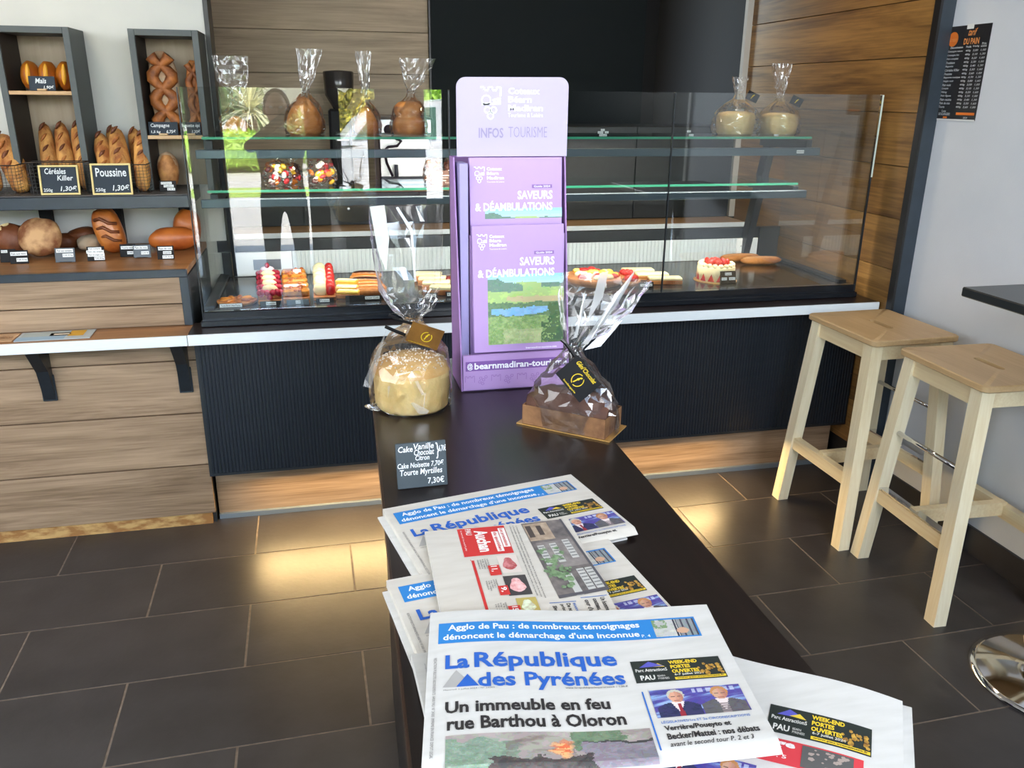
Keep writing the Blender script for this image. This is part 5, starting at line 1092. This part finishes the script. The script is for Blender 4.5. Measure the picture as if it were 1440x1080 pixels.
pcard('black card in front of the pale iced slices, left of the little yellow one', .365, 2.885, ZT, .045, .02, one('Mille'))
pcard('black card in front of the pale iced slices, beside the lilac display', .445, 2.885, ZT, .055, .022, one('Eclair'))
pcard('black card in front of the red tartlets', 1.185, 2.90, ZT, .060, .024, [(.1, .35, .9, .75, 'Tarte Fraises')])
pcard('square black card leaning on the strawberry gateau', 1.528, 2.912, ZT, .066, .052, [(.3, .68, .72, .88, 'Fraisier'), (.08, .32, .42, .52, '4 pers'), (.55, .32, .95, .52, '18,00 €')])
# ---------------------------------------------------------------- espresso machine on the rear counter
em = thing('espresso_machine', 'steel espresso machine with black knobs on the rear counter, seen through the shelves', 'coffee machine', (.41, 4.09, 1.067))
MB().box(-.13, .11, -.08, .18, .015, .23, .008).build('body', m_steel, em); MB().box(-.14, .12, -.12, .19, .215, .31, .012).build('top_housing', m_steel, em); MB().box(-.13, .11, -.14, -.082, .012, .045, .004).build('drip_tray', m_slate_metal, em)
for x in (-.085, .0):
    k = MB().lathe([(0, 0), (.022, 0), (.020, .016), (0, .018)], 18).build('knob', m_card_b, em, True); k.location = (x, -.12, .255); k.rotation_euler = (PI/2, 0, 0)
MB().tube([(-.05, -.10, .215), (-.03, -.13, .205), (-.05, -.14, .185), (-.09, -.14, .18), (-.11, -.14, .165), (-.10, -.14, .11), (-.075, -.14, .05)], .006, 8).build('steam_wand', m_card_b, em, True)
MB().tube([(-.055, -.12, .046), (-.055, -.12, .10)], .009, 10).build('tamper', m_slate_metal, em, True)
for x in (-.11, .09): MB().lathe([(0, 0), (.014, 0), (.014, .015), (0, .015)], 12, (x, 0, 0)).build('foot', m_card_b, em)
cg = thing('coffee_grinder', 'tall black coffee grinder with dark hopper left of the espresso machine', 'grinder', (.12, 4.16, 1.067)); MB().box(-.055, .045, -.08, .08, 0, .34, .01).build('body', m_card_b, cg); MB().lathe([(.03, .34), (.065, .40), (.07, .50), (.065, .505), (0, .51)], 20).build('hopper', mat('smoked_plastic', H(60, 56, 54), .15), cg, True); MB().box(-.03, .03, -.12, -.08, .2, .24, .004).build('spout', m_steel, cg)
# ---------------------------------------------------------------- wall boxes with bread, left
m_boxg = mat('grey_box_board', H(82, 88, 88), .55, color2=H(76, 82, 82), nscale=8); m_boxd = mat('dark_box_inside', H(46, 38, 34), .6); m_boxin = mat('pale_wood_back', H(186, 170, 148), .7, color2=H(170, 150, 126), nscale=5, stretch=(8, 1, .6))
m_shelfw = wood('pine_shelf', H(190, 150, 104), H(216, 182, 138), 0, .5)
def wallbox(label, x0, x1, z0, z1, zsh):
    t = thing('wall_shelf_box', label, 'shelf', ((x0+x1)/2, 3.30, z0), 0, 'grey box shelves on the wall')
    for a in (x0, x1-.02): L(MB().box(a, a+.02, 3.2, 3.395, z0, z1, .0008), 'side_panel', m_boxg, t)
    for a in (x0+.0202, x1-.0212): L(MB().box(a, a+.001, 3.206, 3.384, z0, z1-.0205), 'inner_lining', m_boxd, t)
    L(MB().box(x0+.0205, x1-.0205, 3.2, 3.395, z1-.02, z1, .0008), 'top_panel', m_boxg, t)
    L(MB().box(x0+.0205, x1-.0205, 3.385, 3.395, z0, z1-.0205), 'back_panel', m_boxin, t); L(MB().box(x0+.0205, x1-.0205, 3.203, 3.384, zsh-.012, zsh, .0008), 'shelf', m_shelfw, t)
wallbox('grey box shelf on the wall holding corn loaves above baguettes', -1.0, -.768, 1.146, 1.672, 1.473)
wallbox('grey box shelf on the wall with a long plaited loaf, beside the showcase', -.588, -.366, 1.146, 1.672, 1.331)
ls = thing('long_bread_shelf', 'long dark shelf above the bread counter carrying baskets and wall boxes', 'shelf', (-1.3, 3.2, 1.1)); L(MB().box(-2.2, -.44, 3.08, 3.395, 1.098, 1.140, .002), 'board', m_slate_metal, ls); L(MB().box(-2.2, -.44, 3.075, 3.395, 1.140, 1.145, .001), 'top_sheet', mat('worn_dark_top', H(70, 70, 72), .5, color2=H(58, 56, 56), nscale=12), ls)
for x in (-.98, -.74, -.50): L(MB().box(x-.02, x+.02, 3.36, 3.395, .932, 1.098, .001), 'upright', m_card_b, ls)
def bread_mat(): return m_bag_crust
def baguette(label, p0, p1, r, seed, group, m_=None, slashes=4):
    t = thing('baguette', label, 'bread', p0, 0, group); d = Vector(p1)-Vector(p0); ln = d.length; R = d.to_track_quat('Z', 'Y').to_matrix().to_4x4()
    rnd = random.Random(seed); mb = MB(); prof = [(0, 0), (.45, .02), (.8, .08), (1, .25), (1.03, .5), (.98, .72), (.82, .86), (.56, .95), (.28, .99), (0, 1)]
    mb.lathe([(a*r, b*ln) for a, b in prof], 16, fn=lambda a, z: 1+.05*math.sin(z*60+seed)+.03*math.sin(3*a+seed)); mb.v = [tuple(R @ Vector(v)) for v in mb.v]; mb.build('loaf', m_ or m_bag_crust, t, True)
    dn = d.normalized(); fr_ = (Vector((0, -1, 0))-dn*Vector((0, -1, 0)).dot(dn)).normalized(); sd = dn.cross(fr_)
    for k in range(slashes):
        c0 = dn*ln*(.42+.50*k/max(1, slashes-1)); pts = [c0+dn*q*ln*.055+sd*q*r*.42+fr_*r*(1.0-.16*q*q) for q in (-1, -.5, 0, .5, 1)]
        MB().tube(pts, [r*.05, r*.17, r*.22, r*.17, r*.05], 7).build('slash', m_crust_dark if k % 2 else m_crust, t, True)
    return t
for i, (x, top) in enumerate([(-.925, 1.365), (-.872, 1.37), (-.818, 1.375)]):
    baguette(['left', 'middle', 'right'][i]+' seeded baguette standing in the box under the corn loaves', (x+.03, 3.22, 1.147), (x, 3.33, top), .026, i, 'baguettes in the left wall box')
for i, (x0, x1, y, top, r) in enumerate([(-.70, -.737, 3.19, 1.335, .029), (-.665, -.712, 3.25, 1.355, .027), (-.655, -.678, 3.17, 1.352, .031), (-.60, -.640, 3.26, 1.35, .026), (-.597, -.598, 3.18, 1.343, .027)]):
    baguette(['front left pale-edged baguette', 'rear left baguette', 'middle broad baguette', 'rear right baguette', 'rightmost front baguette'][i]+' of the basket behind the second framed board', (x0, y-.02, 1.147), (x1, y+.09, top), r, i+5, 'baguettes in the right basket')
for i, (x, top) in enumerate([(-1.03, 1.33), (-1.115, 1.36)]): baguette(['pale loaf leaning in the basket at the left picture edge', 'loaf behind it in the basket at the left picture edge'][i], (x+.05, 3.18, 1.147), (x-.02, 3.28, top), .036, i+20, 'loaves in the left basket')
m_wire = mat('black_wire', H(20, 18, 18), .4)
def basket(label, x0, x1, y0, y1, z0, z1):
    t = thing('wire_basket', label, 'basket', ((x0+x1)/2, y0, z0), 0, 'black wire baskets on the bread shelf'); m = MB(); n = int((x1-x0)/.011)
    for k in range(n+1): x = x0+(x1-x0)*k/n; m.tube([(x, y0, z0), (x, y0, z1)], .0008, 4)
    for z in [z0+(z1-z0)*k/9 for k in range(10)]: m.tube([(x0, y0, z), (x1, y0, z), (x1, y1, z), (x0, y1, z), (x0, y0, z)], .0007, 4)
    for x in (x0, x1):
        for k in range(7): y = y0+(y1-y0)*k/6; m.tube([(x, y, z0), (x, y, z1)], .0008, 4)
    L(m, 'wire_mesh', m_wire, t)['kind'] = 'stuff'; L(MB().tube([(x0, y0, z1), (x1, y0, z1), (x1, y1, z1), (x0, y1, z1), (x0, y0, z1)], .002, 6), 'rim', m_wire, t)
basket('wire basket at the foot of the left wall box', -.945, -.765, 3.125, 3.19, 1.146, 1.248)
basket('wire basket of five baguettes between the two wall boxes', -.760, -.598+.028, 3.115, 3.31, 1.146, 1.240)
basket('wire basket cut by the left picture edge', -1.2, -.975, 3.115, 3.30, 1.146, 1.240)
def board(label, x, y, z, w, h, rows, rz=0, frame=True, name='chalkboard'):
    t = thing(name, label, 'sign', (x, y, z), rz, 'framed chalkboards on the bread shelf' if frame else 'small black bread signs'); T = Matrix.Rotation(math.radians(-8), 4, 'X')
    MB().box(-w/2, w/2, 0, .004, 0, h, .0006, T).build('slate', mat('chalk_slate', H(34, 46, 58), .7), t)
    if frame:
        fw = .006
        for a0, a1, b0, b1 in ((-w/2, w/2, 0, fw), (-w/2, w/2, h-fw, h), (-w/2, -w/2+fw, fw, h-fw), (w/2-fw, w/2, fw, h-fw)): MB().box(a0, a1, -.004, .005, b0, b1, .0008, T).build('frame_rail', mat('pale_wood_frame', H(222, 200, 132), .5), t)
    else: MB().box(-.014, .014, -.012, .012, 0, .006, .001).build('wood_foot', m_shelfw, t)
    mm = MB()
    for s_, a0, b0, a1, b1, sh in rows: put_text(mm, s_, (a0-.5)*w, b0*h, (a1-.5)*w, b1*h, lambda a, b: tuple(T @ Vector((a, -.0012, b))), .018, sh)
    mm.build('chalk_lettering', c_(226, 230, 232), t)
board('framed chalkboard reading Céréales Killer 1,30 euro', -.842, 3.095, 1.1455, .122, .096, [('Céréales', .15, .70, .68, .90, .1), ('Killer', .45, .48, .85, .66, .1), ('250g', .08, .08, .30, .22, 0), ('1,30€', .50, .10, .92, .30, .2)])
board('framed chalkboard reading Poussine 1,30 euro', -.676, 3.075, 1.1455, .126, .102, [('Poussine', .12, .58, .88, .86, 0), ('250g', .08, .08, .32, .22, 0), ('1,30€', .50, .10, .92, .32, .2)])
board('small black sign reading Maïs on the shelf of the left wall box', -.878, 3.213, 1.474, .080, .046, [('Maïs', .25, .50, .68, .86, .2), ('1,90€', .55, .08, .95, .36, .2)], frame=False, name='bread_sign')
board('small black sign reading Campagne under the plaited loaf', -.515, 3.212, 1.332, .096, .044, [('Campagne', .08, .52, .72, .88, .1), ('1,5 kg', .08, .1, .4, .34, .1), ('6,75€', .6, .1, .92, .4, .2)], frame=False, name='bread_sign')
board('small black sign beside the Campagne sign, behind the glass edge', -.425, 3.212, 1.332, .070, .044, [('Baguette épi', .06, .54, .94, .86, .1), ('1,30€', .55, .1, .94, .4, .2)], frame=False, name='bread_sign')
m_corn = mat('corn_loaf', H(198, 120, 30), .45, color2=H(150, 70, 18), nscale=7, stretch=(3, 1, .6), bump=.4, bscale=50, contrast=1.5)
for i, x in enumerate((-.925, -.870, -.815)):
    t = thing('corn_loaf', ['left', 'middle', 'right'][i]+' golden corn loaf behind the Maïs sign', 'bread', (x, 3.28, 1.474), 0, 'corn loaves in the left wall box')
    MB().blob((0, 0, .047), (.030, .05, .048), 16, 10, .04, i, (.3, 0, 0)).build('loaf', m_corn, t, True)
    MB().blob((.004, -.048, .052), (.008, .008, .034), 10, 8, 0, 0, (.0, .08, 0)).build('split', mat('golden_split', H(226, 160, 40), .5), t, True)
# long plaited country loaf
def plait(label, x, y, z, h, r, seed, n=5, flour=True):
    t = thing('plaited_loaf', label, 'bread', (x, y, z), 0, 'tall crusty loaves in the right wall box')
    mb = MB().blob((0, .01, h/2), (r*.95, r*.5, h/2), 18, 14, .03, seed, pw=.75); mb.build('loaf', m_crust_flour if flour else m_crust, t, True)
    for s_ in (-1, 1):
        pts = [(s_*r*.62*math.sin(PI*k/5*1.0+.6), -r*.42+.004*math.cos(k), h*(.06+.88*k/16)) for k in range(17)]; rr_ = [r*(.22+.20*abs(math.sin(PI*k/5+.6+PI/2*0))) for k in range(17)]
        MB().tube(pts, rr_, 8).build('crust_strand', mat('plait_crust', H(186, 112, 52), .6, color2=H(112, 60, 26), nscale=26, contrast=1.5, bump=.8, bscale=60), t, True)
plait('tall floury country loaf with plaited brown crust', -.505, 3.28, 1.332, .275, .052, 1)
plait('narrow plaited loaf at the right of the wall box, beside the showcase glass', -.405, 3.29, 1.332, .25, .030, 2, flour=False)
t = thing('country_loaf', 'oval brown loaf standing in the lower part of the right wall box', 'bread', (-.522, 3.26, 1.147)); MB().blob((0, 0, .06), (.036, .035, .062), 18, 12, .04, 4).build('loaf', mat('oval_loaf_crust', H(198, 140, 84), .65, color2=H(130, 76, 38), nscale=24, contrast=1.7, bump=.8, bscale=60), t, True); MB().blob((0, .004, .066), (.037, .033, .060), 18, 12, .05, 4).build('floury_rim', m_crust_flour, t, True)
pcard('small card with white strips in front of the oval brown loaf', -.515, 3.16, 1.1455, .055, .036, [(.1, .66, .75, .9, 'Campagne'), (.25, .38, .85, .62, 'Tradition'), (.45, .08, .92, .32, '2,10 €')], group='black price cards by the breads')
# ---------------------------------------------------------------- loaves on the bread counter
ZC = .9305
def loaf(name, label, x, y, r, m_, seed, rot=(0, 0, 0), noise=.06, pw=.9, z=None, extra=None):
    t = thing(name, label, 'bread', (x, y, ZC), 0, 'large loaves on the bread counter')
    hz = abs(r[2]*math.cos(rot[0])*math.cos(rot[1]))+abs(r[1]*math.sin(rot[0]))*.9
    MB().blob((0, 0, z if z is not None else hz*.97), r, 24, 14, noise, seed, rot, pw).build('loaf', m_, t, True); return t
t = loaf('seeded_loaf', 'dark seeded loaf at the left picture edge of the counter', -1.045, 3.20, (.062, .05, .055), m_crust_dark, 1, (0, .2, 0))
rnd = random.Random(3); mm = MB()
for k in range(160):
    a, b = rnd.uniform(PI*.75, PI*1.35), rnd.uniform(-.2, 1.4); p = (math.cos(a)*math.cos(b)*.063, math.sin(a)*math.cos(b)*.052 if rnd.random() < .5 else -.05*math.cos(b)*rnd.random(), .055+math.sin(b)*.055); mm.blob(p, (.005, .003, .003), 5, 4)
mm.build('oat_flakes', mat('oat_flakes', H(226, 204, 150), .8), t)['kind'] = 'stuff'
m_round = mat('marbled_crust', H(204, 160, 112), .7, color2=H(124, 72, 38), nscale=17, contrast=2, bump=1, bscale=40, detail=7)
loaf('round_country_loaf', 'large round country loaf with floury marbled crust leaning on edge', -.945, 3.15, (.066, .030, .066), m_round, 2, (-.35, .15, 0), .05)
loaf('small_loaf', 'small brown loaf peeping out behind the big round loaf', -.905, 3.29, (.045, .04, .03), m_crust_dark, 3)
loaf('rye_loaf', 'flat dark loaf lying behind the floury one at mid counter', -.855, 3.31, (.05, .045, .025), m_crust_dark, 4, (0, -.2, 0), z=.05)
loaf('floury_loaf', 'pale floury loaf lying left of the upright brioche loaf', -.815, 3.26, (.045, .05, .028), mat('floury_loaf', H(206, 190, 166), .85, color2=H(170, 140, 108), nscale=10), 5)
t = loaf('brioche_loaf', 'glossy upright brioche loaf with dark wavy slashes', -.735, 3.20, (.046, .042, .080), mat('brioche_gloss', H(200, 122, 52), .4, color2=H(150, 74, 26), nscale=14, coat=.2, contrast=1.4, bump=.5, bscale=40), 6, (-.12, -.25, 0), .03, .75)
for k in range(3): MB().tube([(-.036+.006*k, -.030, .118-.030*k), (-.015+.006*k, -.046, .126-.030*k), (.010+.006*k, -.046, .110-.030*k), (.034+.004*k, -.030, .106-.030*k)], .006, 8).build('slash', m_crust_dark, t, True)
t = loaf('split_loaf', 'wide glossy orange-brown loaf at the right end of the counter', -.525, 3.22, (.085, .045, .042), mat('orange_crust', H(200, 112, 44), .45, color2=H(150, 68, 24), nscale=10, coat=.15, contrast=1.3, bump=.4, bscale=40), 7, (0, -.05, 0), .05)
loaf('split_loaf', 'second orange-brown loaf behind it, rising against the showcase end', -.49, 3.315, (.05, .04, .068), MATS['orange_crust'], 8, (0, .1, 0), .05)
C = 'black price cards by the breads'
pcard('rear card of the pair at the left end of the bread counter', -1.028, 3.06, ZC, .048, .044, [(.1, .72, .5, .92, 'Noix')], group=C)
pcard('front card of the pair at the left end of the bread counter', -.985, 3.03, ZC, .055, .044, [(.05, .60, .95, .88, 'Pain aux noix'), (.35, .15, .95, .42, '7,60 €/kg')], group=C, rz=.05)
pcard('slate-grey card in front of the round country loaf', -.845, 3.03, ZC, .062, .048, [(.08, .68, .92, .92, 'Pain aux céréales'), (.38, .36, .92, .60, '7,20 €/kg')], group=C, col=m_slate_metal)
pcard('card with four white strips in front of the brioche loaf', -.752, 3.04, ZC, .055, .048, [(.1, .74, .85, .94, 'Pain complet'), (-.02, .52, .98, .74, 'Pain de seigle'), (.05, .30, 1.0, .52, 'Pain de seigle noir'), (.4, .06, 1.0, .28, '7,20 €/kg')], group=C)
pcard('left card of the overlapping pair right of the brioche loaf', -.662, 3.10, ZC, .052, .044, [(.08, .60, .98, .84, 'Tourte nature'), (.45, .2, .95, .44, '3,00 €')], group=C)
pcard('right slate-grey card of the overlapping pair', -.612, 3.075, ZC, .056, .044, [(.06, .66, .85, .90, 'Pain de mie'), (.45, .25, .9, .5, '2,50 €')], group=C, col=m_slate_metal)
pcard('card with three strips at the right end of the bread counter', -.528, 3.03, ZC, .054, .046, [(.08, .68, .92, .92, 'Pain de mie'), (.35, .38, .85, .60, 'tranché'), (.3, .06, .95, .30, '3,30 €/kg')], group=C)
# papers on the ledge
t = thing('paper_bag', 'flat brown paper bread bag at the left end of the ledge', 'paper bag', (-.99, 2.775, .7445)); MB().box(-.08, .04, -.045, .045, 0, .003, .0008).build('paper', mat('kraft_paper', H(196, 160, 124), .8, color2=H(180, 142, 106), nscale=20), t)
mm = MB(); put_text(mm, 'pain & tradition', -.07, -.03, .03, .02, lambda a, b: (a, b, .0036), .01); mm.build('print', c_(150, 110, 76), t)
t = thing('magazine', 'open leaflet with a seaside picture lying on the ledge', 'magazine', (-.845, 2.775, .7445), .03); MB().box(-.10, .115, -.05, .05, 0, .003, .0006).build('pages', mat('glossy_leaflet', H(176, 186, 190), .3), t)
for a0, b0, a1, b1, cc_ in ((-.10, -.05, .04, -.01, (150, 176, 196)), (-.09, -.01, .05, .04, (170, 180, 178)), (-.01, -.01, .06, .025, (150, 100, 84)), (.0, .0, .05, .015, (226, 210, 190)), (.045, -.02, .09, .045, (206, 156, 50))): rect(MB(), a0, b0, a1, b1, lambda a, b: (a, b, .0034+.0001*(cc_[0] % 5))).build('print', c_(*cc_), t)
# ---------------------------------------------------------------- two wooden bar stools
m_pine = wood('pale_pine_leg', H(234, 216, 176), H(250, 238, 206), 2, .5, vary=.03, scale=2)
m_seat = wood('birch_seat', H(186, 152, 106), H(204, 172, 128), 1, .42, vary=.03, scale=2)
def stool(label, x, y, rz, sw=.33, sd=.38, flip=1):
    t = thing('bar_stool', label, 'stool', (x, y, 0), rz, 'pale pine bar stools by the right wall')
    # seat with hand slot: four boards around the slot plus rounded rim
    a, b, s0, s1, z0, z1 = sw/2, sd/2, .012, .058, .722, .742
    mb = MB(); mb.box(-a, -s0, -b, b, z0, z1, .004).box(s0, a, -b, b, z0, z1, .004).box(-s0, s0, -b, -s1, z0, z1, .004).box(-s0, s0, s1, b, z0, z1, .004)
    mb = MB(); out = []; rr_ = .02; n = 6
    for cx, cy, a0 in ((a-rr_, b-rr_, 0), (-a+rr_, b-rr_, PI/2), (-a+rr_, -b+rr_, PI), (a-rr_, -b+rr_, 1.5*PI)):
        for k in range(n+1): q = a0+PI/2*k/n; out.append((cx+rr_*math.cos(q), cy+rr_*math.sin(q)))
    inn = []
    for cy, a0 in ((s1-s0, 0), (-(s1-s0), PI)):
        for k in range(2*n+2): q = a0+PI*k/(2*n+1); inn.append((s0*math.cos(q), cy+s0*math.sin(q)))
    N_ = len(out); assert N_ == len(inn)
    rings = [(out, z0, .003), (out, z0+.003, 0), (out, z1-.003, 0), (out, z1, .003), (inn, z1, 0), (inn, z0, 0)]
    for pts, z, ins in rings:
        for px, py in pts: mb.v.append((px*(1-ins/a), py*(1-ins/b), z))
    for r_ in range(6):
        for k in range(N_): A, B = r_*N_, ((r_+1) % 6)*N_; mb.face((A+k, A+(k+1) % N_, B+(k+1) % N_, B+k))
    mb.build('seat', m_seat, t, 'auto')
    top = {}; foot = {}
    for sx in (-1, 1):
        for sy in (-1, 1):
            tp = Vector((sx*(a-.032), sy*(b-.042), .722)); ft = Vector((sx*(a+.012), sy*(b+.006), 0)); top[sx, sy] = tp; foot[sx, sy] = ft
            d = (tp-ft); u = Vector((.0205, 0, 0)); v = Vector((0, .0225, 0)); mb = MB(); vs = [p+u*i+v*j for p in (ft, tp) for i, j in ((-1, -1), (1, -1), (1, 1), (-1, 1))]
            mb.add(vs, [(3, 2, 1, 0), (4, 5, 6, 7), (0, 1, 5, 4), (1, 2, 6, 5), (2, 3, 7, 6), (3, 0, 4, 7)]).build('leg', m_pine, t)
    at = lambda sx, sy, z: foot[sx, sy].lerp(top[sx, sy], z/.722)
    def rail(k0, k1, z, w, h, name='rail', m_=m_pine):
        p, q = at(*k0, z), at(*k1, z); d = (q-p).normalized(); return MB().beam(p+d*.02, q-d*.02, w, h).build(name, m_, t)
    m_pine_x = wood('pale_pine_rail', H(224, 200, 156), H(242, 226, 188), 1, .5, vary=.03, scale=2)
    for s_ in (-1, 1): rail((s_, -1), (s_, 1), .694, .024, .052, 'apron', m_pine_x); rail((-1, s_), (1, s_), .694, .024, .052, 'apron', m_pine_x)
    rail((-1, -1), (-1, 1), .245, .026, .045, 'rail', m_pine_x); rail((1, -1), (1, 1), .245, .026, .045, 'rail', m_pine_x)
    p = (at(-1, -1, .255)+at(-1, 1, .255))/2; q = (at(1, -1, .255)+at(1, 1, .255))/2; MB().beam(p, q, .026, .045).build('stretcher', m_pine_x, t)
    p, q = at(flip, -1, .472), at(flip, 1, .472); MB().tube([p, q], .0075, 12).build('steel_rod', m_chrome, t, True)
    p, q = at(flip, -1, .272), at(flip, 1, .272); d = (q-p).normalized(); MB().beam(p+d*.022, q-d*.022, .028, .006).build('steel_footplate', m_chrome, t)
    for yy in (-.02,): MB().lathe([(.004, 0), (.004, .0015), (0, .002)], 10).build('dowel', m_crust, t).matrix_basis = Matrix.Translation((-a-.006, yy, .245)) @ Matrix.Rotation(-PI/2, 4, 'Y')
    return t
stool('pale pine bar stool standing farther back, near the oak-clad wall', 1.862, 2.425, math.radians(1), flip=1)
stool('pale pine bar stool standing in front, cut by the right picture edge', 1.895, 1.965, math.radians(-2), flip=-1)
# ---------------------------------------------------------------- black poseur table
pt = thing('high_table', 'black square high table on a chrome disc foot at the right picture edge', 'table', (1.845, 1.475, 0))
MB().box(-.285, .262, -.28, .275, 1.008, 1.032, .003).build('table_top', mat('black_table_laminate', H(30, 34, 36), .28, spec=.6), pt)
MB().tube([(0, 0, .02), (0, 0, 1.0)], .03, 24).build('column', m_chrome, pt, True)
MB().lathe([(0, 0), (.205, 0), (.207, .006), (.19, .012), (.10, .022), (.05, .040), (.034, .06), (0, .06)], 56).build('base_disc', m_chrome, pt, True)
MB().box(-.15, .15, -.15, .15, 1.0, 1.008).build('mounting_plate', m_card_b, pt)
# ---------------------------------------------------------------- bread price poster
po = thing('price_poster', 'black chalk-style bread price list taped to the right wall', 'poster', (2.1135, 2.645, 1.41))
F_ = lambda off: (lambda a, b: (-off, -(a*.192), b*.297))       # a, b in 0..1 across the sheet
L(MB().box(2.1125, 2.1145, 2.453, 2.645, 1.41, 1.707), 'sheet', mat('poster_black', H(34, 34, 38), .35), po)
rect(MB(), .0, -.004, 1, .012, F_(.0016)).build('paper_edge', m_white, po)
m = MB(); poly(m, [(.15+.12*math.cos(t), .865+.078*math.sin(t)) for t in [k*PI/9 for k in range(18)]], F_(.0016)); rect(m, .53, .058, .97, .085, F_(.0016)); rect(m, .22, .018, .32, .038, F_(.0016)); m.build('orange_marks', c_(226, 120, 40), po)
m = MB(); put_text(m, 'tarif', .50, .89, .70, .965, F_(.0018), .01, .4); put_text(m, 'DU PAIN', .42, .80, .78, .865, F_(.0018), .02); put_text(m, 'fait maison', .07, .84, .24, .885, F_(.002), .01); m.build('orange_lettering', c_(232, 150, 80), po)
m = MB()
for s_, a0, a1, b0 in (('Dénomination', .12, .42, .765), ('Poids', .50, .62, .765), ('Prix/kg', .66, .80, .765), ('Prix', .86, .96, .79), ('unité', .84, .97, .765)): put_text(m, s_, a0, b0, a1, b0+.022, F_(.0018), .02)
names = ['Campagne nature', 'Campagne bio', 'Pain complet', 'Tradition', 'Baguette', 'Céréales Killer', 'Poussine', 'Baguette rustique', 'Seigle noir', 'Pain noix', 'Complet', 'Viking', 'Pain figues', 'Pain raisins', 'Pain de mie', 'Tourte']
for i, s_ in enumerate(names):
    b0 = .722-i*.0395; put_text(m, s_, .07, b0, .07+.028*len(s_)*.85, b0+.026, F_(.0018), .01, .2)
    for a0, q in ((.50, '400g'), (.67, '3,%d0' % (i % 9)), (.85, '1,%d0' % ((i*3) % 9))): put_text(m, q, a0, b0, a0+.12, b0+.024, F_(.0018), .01, .2)
put_text(m, 'Les', .17, .085, .27, .11, F_(.0018), .01); put_text(m, 'BOULANGERS', .10, .05, .38, .078, F_(.0018), .01); put_text(m, '2024', .72, .02, .82, .04, F_(.0018), .01); m.build('lettering', c_(206, 210, 214), po)
MB().box(-.002, -.0012, -.115, -.085, .285, .30).build('tape', m_white, po)
# ---------------------------------------------------------------- printed or scribbled pieces too fine to pick apart
for o in bpy.data.objects:
    n = o.name.split('.')[0]
    if o.type == 'MESH' and o.parent and ('lettering' in n or 'photo' in n or n in ('body_text', 'headline', 'small_print', 'masthead', 'print', 'foot_symbols', 'blue_rule', 'advert_red', 'advert_panel', 'advert_crowd', 'house_shutters', 'house_louvres', 'house_bush', 'house_doorway', 'house_kerb', 'gold_emblem', 'painted_glint', 'orange_marks')) and n not in ('printed_photo',):
        o['kind'] = 'stuff'
